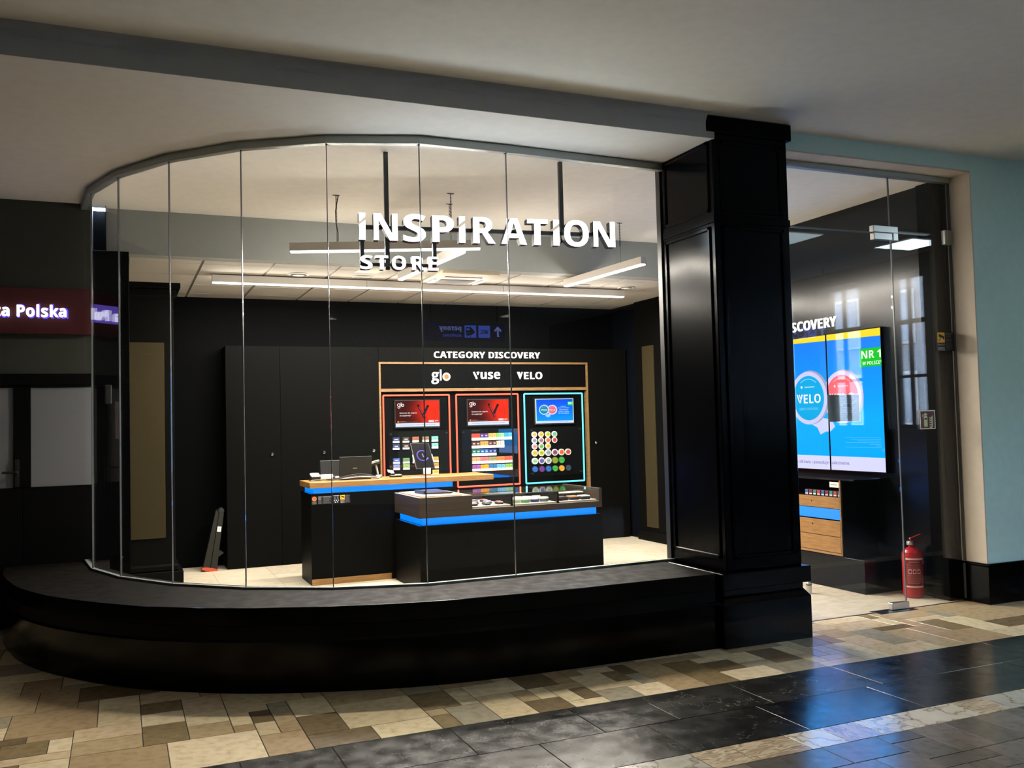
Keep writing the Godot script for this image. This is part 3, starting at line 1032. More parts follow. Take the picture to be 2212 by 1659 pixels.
	var stop := thing("door_stop", "small steel cylinder door stop on the shop floor beside the pillar", "door stop", Vector3(5.715, 0, -6.67))
	part("body", G.new().lathe([Vector2(0, 0), Vector2(0.024, 0), Vector2(0.024, 0.072), Vector2(0.02, 0.074), Vector2(0.02, 0.08), Vector2(0.024, 0.082), Vector2(0.024, 0.096), Vector2(0.02, 0.1), Vector2(0, 0.1)], 24, Transform3D(), false), mats.steel, stop)
	part("rubber_ring", G.new().lathe([Vector2(0.02, 0.073), Vector2(0.0255, 0.074), Vector2(0.0255, 0.08), Vector2(0.02, 0.081)], 24), mats.near_black, stop)
	# extinguisher
	var ex := thing("fire_extinguisher", "red fire extinguisher with white printed label standing behind the side glass", "extinguisher", Vector3(6.362, 0, -6.09))
	part("cylinder", G.new().lathe([Vector2(0, 0.004), Vector2(0.074, 0.0), Vector2(0.082, 0.008), Vector2(0.086, 0.02), Vector2(0.086, 0.362), Vector2(0.08, 0.39), Vector2(0.066, 0.412), Vector2(0.044, 0.428), Vector2(0.026, 0.436), Vector2(0.024, 0.45), Vector2(0, 0.45)], 40), mats.red_paint, ex)
	var lb := Cv.new(self, 220, 300, Color(0.42, 0.035, 0.045))
	lb.rect(0, 0, 220, 18, Color(0.85, 0.7, 0.66))
	lb.text("GAŚNICA", 40, 28, 16, Color(0.8, 0.6, 0.58), true, 130)
	for i in 19:
		lb.rect(16, 54 + i * 11, 150 + (i * 53) % 50, 3, Color(0.72, 0.45, 0.44))
	for i in 3:
		lb.rect(34 + i * 52, 112, 38, 46, Color(0.78, 0.62, 0.6))
		lb.disc(53 + i * 52, 135, 14, Color(0.42, 0.035, 0.045))
	lb.rect(0, 280, 220, 16, Color(0.85, 0.7, 0.66))
	var lab := G.new()
	for i in 20:                                             # label wrapped on the side towards the door
		var f0 := lerpf(-3.05, -1.25, i / 20.0)
		var f1 := lerpf(-3.05, -1.25, (i + 1) / 20.0)
		var d0 := Vector3(cos(f0), 0, -sin(f0)) * 0.0866
		var d1 := Vector3(cos(f1), 0, -sin(f1)) * 0.0866
		lab.quad(d0 + Vector3.UP * 0.09, d1 + Vector3.UP * 0.09, d1 + Vector3.UP * 0.345, d0 + Vector3.UP * 0.345, [Vector2(i / 20.0, 1), Vector2((i + 1) / 20.0, 1), Vector2((i + 1) / 20.0, 0), Vector2(i / 20.0, 0)])
	part("label", lab, print_mat("ext_label", lb.tex(), 0.4), ex)
	var q := G.new()
	for i in 6:
		var f0 := lerpf(-1.1, -0.7, i / 6.0)
		var f1 := lerpf(-1.1, -0.7, (i + 1) / 6.0)
		var d0 := Vector3(cos(f0), 0, -sin(f0)) * 0.0868
		var d1 := Vector3(cos(f1), 0, -sin(f1)) * 0.0868
		q.quad(d0 + Vector3.UP * 0.29, d1 + Vector3.UP * 0.29, d1 + Vector3.UP * 0.345, d0 + Vector3.UP * 0.345)
	part("service_sticker", q, mats.white_plastic, ex)
	part("valve", G.new().lathe([Vector2(0.018, 0.445), Vector2(0.02, 0.465), Vector2(0.016, 0.485), Vector2(0, 0.487)], 20).box(Vector3(-0.05, 0.452, -0.012), Vector3(0.0, 0.488, 0.012), 0.004), mats.steel, ex)
	part("gauge", G.new().lathe([Vector2(0, 0), Vector2(0.016, 0), Vector2(0.017, 0.006), Vector2(0.014, 0.012), Vector2(0, 0.012)], 20, Transform3D(Basis(Vector3.RIGHT, Vector3.BACK, Vector3.DOWN), Vector3(-0.04, 0.47, 0.012))), mats.white_plastic, ex)
	var hd := G.new()
	hd.box(Vector3(-0.02, 0, -0.009), Vector3(0.115, 0.010, 0.009), 0.003, Transform3D(Basis(Vector3.BACK, 0.22), Vector3(0.0, 0.505, 0)))
	part("lever", hd, mats.red_paint, ex)
	hd = G.new()
	hd.box(Vector3(-0.02, 0, -0.009), Vector3(0.12, 0.009, 0.009), 0.003, Transform3D(Basis(Vector3.BACK, -0.32), Vector3(0.0, 0.488, 0)))
	part("handle", hd, mats.red_paint, ex)

# ------------------------------------------------------------------ the dim left side with the post office
func left_side() -> void:
	var Z := -8.74
	var sg := thing("post_office_sign", "dark red fascia with lit white letters reading Poczta Polska on the far left wall", "sign")
	part("panel", bx(Vector3(-3.2, 2.455, Z), Vector3(-0.205, 2.845, Z + 0.06), 0.004), mat("post_red", Color(0.05, 0.002, 0.004), 0.5), sg)
	part("halo", word("Poczta Polska", 0.83, 0.130, 0.004, true, Transform3D(Basis(), Vector3(-1.228, 2.581, Z + 0.066))), mats.post_halo, sg)
	letters("Poczta Polska", 0.80, 0.104, 0.03, mats.post_white, sg, Transform3D(Basis(), Vector3(-0.413 - 0.80, 2.594, Z + 0.1)))
	area("post_light", Vector3(-1.0, 2.65, Z + 0.11), Vector3(0, 0, 1), Vector3.RIGHT, Vector2(1.2, 0.16), Color(0.25, 0.15, 1.0), 0.07, sg)
	var dr := thing("door_2", "black double door with frosted panes under the post office sign", "door", Vector3.ZERO, "", "structure")
	part("transom", bx(Vector3(-2.6, 2.02, Z), Vector3(-0.212, 2.118, Z + 0.05), 0.004), mats.near_black, dr)
	part("kick_panel", bx(Vector3(-2.6, 0.0, Z), Vector3(-0.755, 1.165, Z + 0.03), 0.003), mats.near_black, dr)
	part("kick_panel", bx(Vector3(-0.752, 0.0, Z), Vector3(-0.212, 1.165, Z + 0.03), 0.003), mats.near_black, dr)
	part("stile", bx(Vector3(-0.818, 1.165, Z), Vector3(-0.687, 2.02, Z + 0.035), 0.003), mats.near_black, dr)
	part("stile", bx(Vector3(-2.6, 1.165, Z), Vector3(-1.9, 2.02, Z + 0.035), 0.003), mats.near_black, dr)
	var fro := mat("frosted", Color(0.17, 0.175, 0.19), 0.45)
	part("frosted_pane", bx(Vector3(-0.687, 1.165, Z), Vector3(-0.212, 2.0, Z + 0.02)), fro, dr)
	part("frosted_pane", bx(Vector3(-1.9, 1.165, Z), Vector3(-0.818, 2.0, Z + 0.02)), fro, dr)
	part("handle", G.new().box(Vector3(-0.808, 1.17, Z + 0.035), Vector3(-0.775, 1.40, Z + 0.045), 0.002).box(Vector3(-0.9, 1.285, Z + 0.06), Vector3(-0.785, 1.305, Z + 0.075), 0.005).box(Vector3(-0.797, 1.285, Z + 0.045), Vector3(-0.782, 1.305, Z + 0.07), 0.003), mats.grey_plastic, dr)
	tag(part("wall_box", bx(Vector3(-0.117, 1.857, Z), Vector3(-0.063, 2.022, Z + 0.03), 0.006), mats.black_plastic, self), "upper small dark box on the olive wall behind the left glass panes", "switch box")
	tag(part("wall_box", bx(Vector3(-0.04, 1.552, Z), Vector3(0.0, 1.872, Z + 0.025), 0.006), mat("box_brown", Color(0.02, 0.008, 0.006), 0.5), self), "lower narrow dark box on the olive wall behind the left glass panes", "switch box")
	# inner column with a beige panel, at the back left of the shop
	var col := thing("column", "black column with a tall beige fabric panel at the back left of the shop", "column")
	part("shaft", bx(Vector3(-0.104, 0.13, -11.0), Vector3(0.54, 3.05, -10.5), 0.008), mats.black_lacquer, col)
	part("capital", G.new().box(Vector3(-0.104, 3.14, -11.0), Vector3(0.61, 3.2, -10.44), 0.006).box(Vector3(-0.104, 3.04, -11.0), Vector3(0.575, 3.145, -10.47), 0.02), mats.black_lacquer, col)
	part("base", G.new().box(Vector3(-0.104, 0, -11.0), Vector3(0.615, 0.125, -10.44), 0.006).box(Vector3(-0.104, 0.12, -11.0), Vector3(0.575, 0.2, -10.47), 0.02), mats.black_lacquer, col)
	part("panel", bx(Vector3(0.074, 0.476, -10.5), Vector3(0.442, 2.555, -10.485), 0.003), mats.beige_panel, col)
	var pil := thing("wall_pilaster", "black pilaster with a tall beige fabric panel on the right shop wall", "pilaster")
	part("shaft", bx(Vector3(6.44, 0.12, -10.8), Vector3(6.5, 3.2, -10.12), 0.004), mats.black_lacquer, pil)
	part("base", bx(Vector3(6.42, 0, -10.83), Vector3(6.5, 0.13, -10.09), 0.004), mats.black_lacquer, pil)
	part("panel", bx(Vector3(6.425, 0.185, -10.60), Vector3(6.442, 2.58, -10.32), 0.003), mats.beige_panel, pil)

# ------------------------------------------------------------------ shop ceiling and its lamps
func lamp_bar(a: Vector2, b: Vector2, bottom: float, h: float, w: float, o: Node3D, e: float) -> void:
	var d := (b - a).normalized()
	var L := (b - a).length()
	var x := Vector3(d.x, 0, d.y)
	var t := Transform3D(Basis(x, Vector3.UP, x.cross(Vector3.UP)), Vector3(a.x, bottom, a.y))
	part("housing", G.new().box(Vector3(0, 0.012, -w / 2), Vector3(L, h, w / 2), 0.002, t), mats.white_paint, o)
	part("diffuser", G.new().box(Vector3(0.004, -0.002, -w / 2 + 0.002), Vector3(L - 0.004, 0.012, w / 2 - 0.002), 0.004, t), mats.lamp_white, o)
	var m := Vector3((a.x + b.x) / 2, bottom - 0.012, (a.y + b.y) / 2)
	var warm := Color(1.0, 0.925, 0.81)
	area("lamp_light", m, Vector3.DOWN, x, Vector2(L, w), warm, e * 0.65, o)
	for s in [-1.0, 1.0]:                                    # the opal cover also shines sideways
		var side: Vector3 = x.cross(Vector3.UP) * s
		area("lamp_side_light", m + side * (w / 2 + 0.004) + Vector3.UP * 0.006, side + Vector3.DOWN * 0.9, x, Vector2(L, 0.02), warm, e * 0.11, o)

func shop_ceiling() -> void:
	var ce := thing("ceiling", "suspended shop ceiling of cream mineral tiles in a narrow metal grid", "ceiling", Vector3.ZERO, "", "structure")
	var Y := 3.2
	part("backing", bx(Vector3(-0.1, Y + 0.012, -11.52), Vector3(6.5, Y + 0.06, -9.0)), mats.near_black, ce)
	var xs := [-0.1]
	var zs := [-9.0]
	for i in 11:
		var x := 0.08 + i * 0.65
		if x < 6.5:
			xs.append(x)
	xs.append(6.5)
	for i in 4:
		zs.append(-9.18 - i * 0.666)
	zs.append(-11.52)
	for i in xs.size() - 1:
		for j in zs.size() - 1:
			if xs[i] > 3.0 and xs[i] < 3.2 and j == 1:
				continue
			part("ceiling_tile", bx(Vector3(xs[i] + 0.011, Y - 0.004, zs[j + 1] + 0.006), Vector3(xs[i + 1] - 0.011, Y + 0.012, zs[j] - 0.006), 0.003), mats.tile_white, ce)
	var grid := G.new()
	for x in xs:
		grid.box(Vector3(x - 0.0105, Y + 0.003, -11.52), Vector3(x + 0.0105, Y + 0.013, -9.0))
	for z in zs:
		grid.box(Vector3(-0.1, Y + 0.003, z - 0.0055), Vector3(6.5, Y + 0.013, z + 0.0055))
	part("grid", grid, mats.grid_metal, ce)
	# lamps
	var lp := thing("ceiling_lamp", "long white linear lamp of three sections along the tiled ceiling", "lamp")
	for i in 3:
		lamp_bar(Vector2(0.87 + i * 1.602, -9.74), Vector2(0.87 + i * 1.602 + 1.598, -9.74), 3.1, 0.084, 0.06, lp, LAMP_E)
	var defs := [[Vector2(1.35, -7.92), Vector2(2.875, -7.345), "white linear pendant lamp crossing behind the upper sign letters, hung on chains", [[1.725, -7.79, true], [2.645, -7.44, false]]],
		[Vector2(2.68, -9.15), Vector2(2.78, -7.53), "white linear pendant lamp slanting away behind the small lower sign letters", [[2.76, -7.8, false]]],
		[Vector2(4.59, -9.15), Vector2(4.69, -7.65), "white linear pendant lamp on the right, slanting away beside the last sign letter", [[4.665, -8.05, false]]]]
	for d in defs:
		var o := thing("pendant_lamp", d[2], "lamp", Vector3.ZERO, "linear pendant lamps")
		lamp_bar(d[0], d[1], 3.105, 0.082, 0.06, o, LAMP_E)
		for w in d[3]:
			var g := G.new()
			g.tube([Vector3(w[0], 3.186, w[1]), Vector3(w[0], 3.36, w[1])], 0.0016, 6)
			var y := 3.36
			while y < 3.59:                                 # chain links
				g.box(Vector3(w[0] - 0.006, y, w[1] - 0.0015), Vector3(w[0] - 0.003, y + 0.024, w[1] + 0.0015))
				g.box(Vector3(w[0] + 0.003, y, w[1] - 0.0015), Vector3(w[0] + 0.006, y + 0.024, w[1] + 0.0015))
				g.box(Vector3(w[0] - 0.0015, y + 0.02, w[1] - 0.006), Vector3(w[0] + 0.0015, y + 0.03, w[1] + 0.006))
				y += 0.03
			part("chain", g, mats.grey_plastic, o)
			part("ceiling_hook", G.new().box(Vector3(w[0] - 0.03, 3.594, w[1] - 0.006), Vector3(w[0] + 0.03, 3.6, w[1] + 0.006), 0.001), mats.dark_metal, o)
			if w[2]:
				part("cable", G.new().tube([Vector3(w[0] + 0.02, 3.6, w[1]), Vector3(w[0] + 0.005, 3.53, w[1]), Vector3(w[0] - 0.006, 3.46, w[1]), Vector3(w[0] - 0.004, 3.36, w[1]), Vector3(w[0] + 0.012, 3.27, w[1]), Vector3(w[0] + 0.01, 3.2, w[1]), Vector3(w[0] - 0.012, 3.186, w[1])], 0.005, 8), mats.black_plastic, o)
	# air diffusers and loudspeakers, all discs in the tiled ceiling
	var disc := [[1.71, true, "open round ceiling diffuser, leftmost, above the long lamp"], [2.39, false, "flat round ceiling speaker left of the air conditioner, behind the small letters"], [5.0, false, "flat round ceiling speaker behind the right pendant lamp"], [5.605, true, "open round ceiling diffuser at the far right of the tiled ceiling"]]
	for d in disc:
		var o := thing("ceiling_diffuser" if d[1] else "ceiling_speaker", d[2], "vent" if d[1] else "speaker", Vector3(d[0], Y - 0.004, -9.56))
		if d[1]:
			part("ring", G.new().lathe([Vector2(0.08, 0.0), Vector2(0.085, -0.010), Vector2(0.112, -0.006), Vector2(0.116, 0.0)], 32), mat("diffuser_cream", Color(0.33, 0.31, 0.26), 0.6), o)
			part("cone", G.new().lathe([Vector2(0, -0.016), Vector2(0.058, -0.016), Vector2(0.064, -0.012), Vector2(0.03, -0.002)], 32), mat("diffuser_cream", Color(0.33, 0.31, 0.26), 0.6), o)
			part("throat", G.new().lathe([Vector2(0.0, -0.0008), Vector2(0.082, -0.0008), Vector2(0.082, 0.0)], 32), mats.near_black, o)
		else:
			part("ring", G.new().lathe([Vector2(0.098, -0.002), Vector2(0.1, -0.01), Vector2(0.112, -0.006), Vector2(0.116, 0.0)], 32), mat("diffuser_cream", Color(0.33, 0.31, 0.26), 0.6), o)
			part("grille", G.new().lathe([Vector2(0, -0.006), Vector2(0.094, -0.005), Vector2(0.099, -0.0005)], 32), mats.grid_metal, o)
	# cassette air conditioner
	var ac := thing("air_conditioner", "square cream cassette air conditioner set in the tiled ceiling", "air conditioner", Vector3(3.395, Y, -9.4))
	part("frame", G.new().box(Vector3(-0.33, -0.03, -0.46), Vector3(0.33, 0.012, 0.46), 0.012), mat("ac_cream", Color(0.36, 0.31, 0.21), 0.5), ac)
	part("intake_grille", G.new().box(Vector3(-0.2, -0.036, -0.27), Vector3(0.2, -0.03, 0.05), 0.002), mat("ac_grey", Color(0.2, 0.18, 0.15), 0.6), ac)
	for i in 10:
		part("louvre", bx(Vector3(-0.19, -0.0395, -0.255 + i * 0.03), Vector3(0.19, -0.036, -0.245 + i * 0.03)), mats.grid_metal, ac)
	for s in [[-0.21, 0.19, 0.21, 0.23], [-0.2, -0.36, 0.2, -0.32], [-0.29, -0.28, -0.25, 0.06], [0.25, -0.28, 0.29, 0.06]]:
		part("air_slot", bx(Vector3(s[0], -0.0315, s[1]), Vector3(s[2], -0.0295, s[3])), mats.near_black, ac)
		part("flap", bx(Vector3(s[0] + 0.004, -0.035, s[1] + 0.012), Vector3(s[2] - 0.004, -0.0315, s[3] - 0.012), 0.001), mat("ac_cream", Color.WHITE), ac)
	tag(part("yellow_tag", bx(Vector3(2.24, Y - 0.006, -9.3), Vector3(2.48, Y, -9.08), 0.001), mat("tag_yellow", Color(0.75, 0.52, 0.03), 0.5), self), "yellow square tag on the ceiling tile left of the air conditioner", "tag")

const LAMP_E := 15.5

# ------------------------------------------------------------------ the hanging letters
func sign_letters() -> void:
	var a := Vector3(1.796, 0, -6.441)
	var d := Vector3(0.9916, 0, 0.1293)
	var n := Vector3(-0.1293, 0, 0.9916)
	var t := Transform3D(Basis(d, Vector3.UP, n), a)
	var o := thing("hanging_sign", "hanging sign of glowing white letters reading INSPiRATiON STORE inside the glass front", "sign")
	var H := 0.194
	var Y0 := 2.932
	var D := 0.07
	var F := 0.085
	var put := func(ch: String, u0: float, u1: float, y: float, h: float) -> void:
		var tr := t * Transform3D(Basis(), Vector3(u0, y, F))
		part("letter", word(ch, u1 - u0, h, D, true, tr * Transform3D(Basis(), Vector3(0, 0, -0.003))), mats.near_black, o)
		part("letter_face", word(ch, u1 - u0, h, 0.003, true, tr), mats.sign_white, o)
	for l in [["N", -0.108, 0.064], ["S", 0.104, 0.268], ["P", 0.317, 0.477], ["R", 0.622, 0.79], ["A", 0.836, 1.032], ["T", 1.038, 1.2], ["O", 1.33, 1.526], ["N", 1.566, 1.742]]:
		var ov := 0.004 if l[0] in ["S", "O"] else 0.0
		put.call(l[0], l[1], l[2], Y0 - ov, H + ov * 2)
	for u in [-0.213, 0.516, 1.244]:                        # the i: a stem and a dot cut on the slant
		var w := 0.046
		var stem := PackedVector2Array([Vector2(u, 0), Vector2(u + w, 0), Vector2(u + w, 0.142), Vector2(u, 0.108)])
		var dot := PackedVector2Array([Vector2(u, 0.132), Vector2(u + w, 0.168), Vector2(u + w, H), Vector2(u, H)])
		for q in [stem, dot]:
			var up := Transform3D(Basis(Vector3.RIGHT, Vector3.BACK, Vector3.UP), Vector3(0, Y0, 0))    # polygon's y is up
			part("letter", G.new().prism(q, F - D, F - 0.003, t * up), mats.near_black, o)
			part("letter_face", G.new().prism(q, F - 0.003, F, t * up), mats.sign_white, o)
	for l in [["S", -0.206, -0.121], ["T", -0.098, -0.008], ["O", 0.018, 0.119], ["R", 0.164, 0.256], ["E", 0.284, 0.356]]:
		put.call(l[0], l[1], l[2], 2.722, 0.1)
	part("bar", G.new().box(Vector3(-0.2, 3.022, 0.0), Vector3(1.72, 3.05, 0.03), 0.002, t), mats.dark_metal, o)
	part("bar", G.new().box(Vector3(-0.2, 2.755, 0.0), Vector3(0.35, 2.778, 0.03), 0.002, t), mats.dark_metal, o)
	part("pole", G.new().box(Vector3(-0.016, 2.735, -0.03), Vector3(0.016, SOFFIT, 0.002), 0.002, t), mats.dark_metal, o)
	part("pole", G.new().box(Vector3(1.327, 2.97, -0.03), Vector3(1.359, SOFFIT, 0.002), 0.002, t), mats.dark_metal, o)
	part("post", G.new().box(Vector3(-0.2, 2.76, 0.0), Vector3(-0.172, 3.04, 0.03), 0.002, t), mats.dark_metal, o)
	part("post", G.new().box(Vector3(0.328, 2.76, 0.0), Vector3(0.356, 3.04, 0.03), 0.002, t), mats.dark_metal, o)
	area("sign_light", t * Vector3(0.77, 3.03, F + 0.02), n, d, Vector2(1.95, 0.19), Color(0.78, 0.90, 1.0), 1.6, o)
	area("sign_light", t * Vector3(0.075, 2.77, F + 0.02), n, d, Vector2(0.55, 0.1), Color(0.78, 0.90, 1.0), 0.25, o)

# ------------------------------------------------------------------ cabinets along the rear wall
func cabinets() -> void:
	var Z := -11.09
	var xs := [1.129, 1.7505, 2.3515, 2.948]
	var names := ["leftmost tall black cabinet by the rear wall, beside the leaning appliance", "middle tall black cabinet of the three left of the display wall", "tall black cabinet next to the left edge of the display wall"]
	for i in 4:
		var a: float = xs[i] if i < 3 else 5.868
		var b: float = xs[i + 1] if i < 3 else 6.46
		var o := thing("tall_cabinet", names[i] if i < 3 else "tall black cabinet right of the cyan lit display panel", "cabinet", Vector3.ZERO, "tall black cabinets")
		part("body", bx(Vector3(a, 0, -11.51), Vector3(b, 2.584, Z - 0.02), 0.001), mats.black_lacquer, o)
		part("door", bx(Vector3(a + 0.0015, 0.004, Z - 0.0195), Vector3(b - 0.0015, 2.583, Z), 0.0015), mats.black_lacquer, o)
		var kx: float = [1.647, 2.258, 2.866, 5.956][i]
		part("knob", G.new().lathe([Vector2(0.008, 0), Vector2(0.008, 0.01), Vector2(0.016, 0.014), Vector2(0.018, 0.022), Vector2(0.012, 0.028), Vector2(0, 0.03)], 20, Transform3D(Basis(Vector3.RIGHT, Vector3.BACK, Vector3.DOWN), Vector3(kx, 1.308, Z))), mats.chrome, o)
	# a tall dark appliance with a red foot leans at the cabinet side
	var v := thing("upright_appliance", "slim dark upright appliance with a red base and white sticker leaning beside the leftmost cabinet", "appliance", Vector3(0.93, 0, -11.12))
	v.rotation = Vector3(0, 0, -0.16)
	var body := PackedVector2Array([Vector2(-0.075, 0.03), Vector2(0.0, 0.03), Vector2(0.0, 0.66), Vector2(-0.02, 0.70), Vector2(-0.035, 0.68)])
	var up := Transform3D(Basis(Vector3.RIGHT, Vector3.BACK, Vector3.UP), Vector3.ZERO)
	part("left_shell", G.new().prism(body, -0.05, 0.045, up), mats.grey_plastic, v)
	body = PackedVector2Array([Vector2(0.006, 0.03), Vector2(0.08, 0.03), Vector2(0.068, 0.2), Vector2(0.058, 0.66), Vector2(0.035, 0.7), Vector2(0.006, 0.66)])
	part("right_shell", G.new().prism(body, -0.05, 0.05, up), mats.grey_plastic, v)
	part("spine", bx(Vector3(-0.002, 0.03, -0.045), Vector3(0.008, 0.68, 0.035)), mats.near_black, v)
	part("head", G.new().lathe([Vector2(0, -0.05), Vector2(0.03, -0.045), Vector2(0.038, -0.02), Vector2(0.038, 0.02), Vector2(0.03, 0.045), Vector2(0, 0.05)], 20, Transform3D(Basis(Vector3.RIGHT, Vector3.BACK, Vector3.DOWN), Vector3(0.024, 0.69, 0))), mats.black_plastic, v)
	part("side_grip", G.new().prism(PackedVector2Array([Vector2(0.066, 0.16), Vector2(0.125, 0.215), Vector2(0.12, 0.225), Vector2(0.066, 0.25)]), -0.02, 0.02, up), mats.grey_plastic, v)
	var foot := G.new()
	foot.prism(PackedVector2Array([Vector2(-0.085, 0.01), Vector2(0.088, -0.004), Vector2(0.09, 0.028), Vector2(0.04, 0.04), Vector2(-0.05, 0.044), Vector2(-0.088, 0.034)]), -0.055, 0.058, up)
	part("base", foot, mats.orange_red, v)
	var c := Cv.new(self, 60, 80, Color(0.92, 0.9, 0.86))
	for i in 4:
		c.rect(18, 24 + i * 8, 26 - (i % 2) * 6, 4, Color(0.35, 0.28, 0.25))
	part("sticker", sheet(Vector3(0.012, 0.455, 0.05), Vector3(0.042, 0, 0), Vector3(0, 0.058, 0), 0.0006), print_mat("sticker_print", c.tex()), v)

# ------------------------------------------------------------------ lit product wall
func glo_picture() -> ImageTexture:
	var c := Cv.new(self, 640, 364, Color(0, 0, 0))
	for y in 364:
		for k in 32:                                         # red ground, dark at the left, bright at the upper right
			var x := k * 20
			var f := smoothstep(0.12, 0.72, x / 640.0 - absf(y - 120) / 1400.0)
			c.rect(x, y, 20, 1, Color(0.24, 0.0, 0.0).lerp(Color(0.97, 0.17, 0.03), f))
	for r in [[150, 4], [118, 3], [215, 4]]:
		c.arc(430, 180, r[0], r[1], -0.6, 2.6, Color(0.60, 0.05, 0.03))
		c.arc(430, 180, r[0] + r[1], 2, 0.3, 1.9, Color(0.98, 0.45, 0.35))
	for q in [[Vector2(330, 70), Vector2(425, 255), 34.0, Color(0.16, 0.02, 0.05)], [Vector2(338, 78), Vector2(428, 250), 14.0, Color(0.72, 0.22, 0.36)], [Vector2(470, 80), Vector2(405, 205), 34.0, Color(0.13, 0.01, 0.04)], [Vector2(478, 92), Vector2(430, 190), 12.0, Color(0.45, 0.10, 0.24)]]:
		c.line(q[0], q[1], q[2], q[3])
	c.disc(330, 70, 17, Color(0.12, 0.01, 0.03))
	c.disc(472, 78, 17, Color(0.12, 0.01, 0.03))
	var W := Color(1, 0.97, 0.95)
	c.arc(48, 58, 14, 9, 0, TAU, W)
	c.rect(62, 36, 9, 62, W)
	c.arc(48, 84, 13, 9, 0.2, 2.9, W)
	c.rect(78, 24, 9, 56, W)
	c.arc(106, 62, 11, 9, 0, TAU, W)
	c.text("Gotowe do użycia", 58, 160, 26, W, true, 250)
	c.text("2x szybciej*", 58, 196, 26, W, true, 170)
	c.disc(38, 296, 15, Color(0.98, 0.62, 0.25))
	c.text("18", 30, 288, 15, Color(0.4, 0.05, 0.0))
	c.rect(64, 288, 80, 4, Color(0.8, 0.5, 0.45))
	c.rect(64, 297, 250, 4, Color(0.8, 0.5, 0.45))
	c.rect(480, 276, 78, 26, W)
	c.text("TRY NOW", 486, 282, 14, Color(0.5, 0.2, 0.4), true, 66)
	c.text("glo", 572, 274, 26, W, true, 50)
	c.rect(0, 314, 640, 50, Color(0.86, 0.91, 1.0))
	c.text("Ten wyrób szkodzi zdrowiu i uzależnia. Produkt tylko dla dorosłych.", 56, 331, 15, Color(0.25, 0.38, 0.7), false, 530)
	return c.tex()

func velo_can(c: Cv, x: float, y: float, r: float, face: Color, ink: Color, rim: Color) -> void:
	c.disc(x + r * 0.10, y - r * 0.02, r * 1.02, rim.darkened(0.22))
	c.disc(x, y, r, rim)
	c.disc(x, y, r * 0.84, face)
	c.arc(x, y, r * 0.70, r * 0.035, -2.2, -0.9, face.lerp(ink, 0.5))
	var w := r * 1.32
	var h := r * 0.34
	var L := x - w / 2
	var T := y - h * 0.42
	c.poly([Vector2(L, T), Vector2(L + w * 0.06, T), Vector2(L + w * 0.13, T + h * 0.75), Vector2(L + w * 0.11, T + h)], ink)
	c.poly([Vector2(L + w * 0.10, T), Vector2(L + w * 0.14, T), Vector2(L + w * 0.17, T + h * 0.4), Vector2(L + w * 0.15, T + h * 0.5)], ink)
	c.poly([Vector2(L + w * 0.21, T), Vector2(L + w * 0.27, T), Vector2(L + w * 0.16, T + h), Vector2(L + w * 0.13, T + h * 0.85)], ink)
	c.text("ELO", L + w * 0.30, T, h, ink, true, w * 0.70)
	c.text("SIMPLY DIFFERENT", L + w * 0.1, T + h * 1.5, r * 0.09, face.lerp(ink, 0.6), false, w * 0.8)
	c.disc(x - r * 0.36, y - r * 0.42, r * 0.05, ink)
	c.rect(x - r * 0.2, y - r * 0.44, r * 0.55, r * 0.05, face.lerp(ink, 0.6))

func velo_picture() -> ImageTexture:
	var c := Cv.new(self, 640, 400, Color(0, 0.5, 0.9))
	for y in 400:
		c.rect(0, y, 640, 1, Color(0.01, 0.30, 0.98).lerp(Color(0.0, 0.62, 1.0), y / 400.0))
	c.rect(0, 0, 16, 400, Color(0.9, 0.98, 0.85))
	c.rect(0, 0, 640, 7, Color(0.9, 0.98, 0.85))
	c.rect(630, 0, 10, 400, Color(0.85, 0.95, 0.7))
	c.poly([Vector2(190, 250), Vector2(260, 240), Vector2(240, 290), Vector2(200, 305), Vector2(160, 275)], Color(0.62, 0.78, 0.98))
	velo_can(c, 278, 180, 78, Color(0.85, 0.42, 0.50), Color(1, 0.8, 0.85), Color(0.95, 0.86, 0.92))
	velo_can(c, 142, 178, 80, Color(0.04, 0.50, 0.66), Color(0.9, 1, 1), Color(0.78, 0.9, 0.96))
	c.rect(545, 50, 85, 60, Color(0.1, 0.82, 0.35))
	c.text("NR 1", 554, 62, 30, Color.WHITE, true, 66)
	var W := Color(0.75, 0.9, 1.0)
	c.text("NIKOTYNA", 425, 122, 12, W, true, 90)
	c.text("BEZ TYTONIU", 385, 146, 12, W, true, 180)
	c.text("MOŻESZ", 400, 172, 20, W, true, 150)
	c.text("UŻYĆ TERAZ", 380, 203, 20, W, true, 185)
	c.text("W POCIĄGU", 382, 234, 20, W, true, 180)
	c.rect(0, 362, 640, 38, Color(0.82, 0.87, 0.98))
	c.text("Ten produkt szkodzi Twojemu zdrowiu i powoduje uzależnienie.", 100, 374, 14, Color(0.2, 0.3, 0.6), false, 450)
	return c.tex()

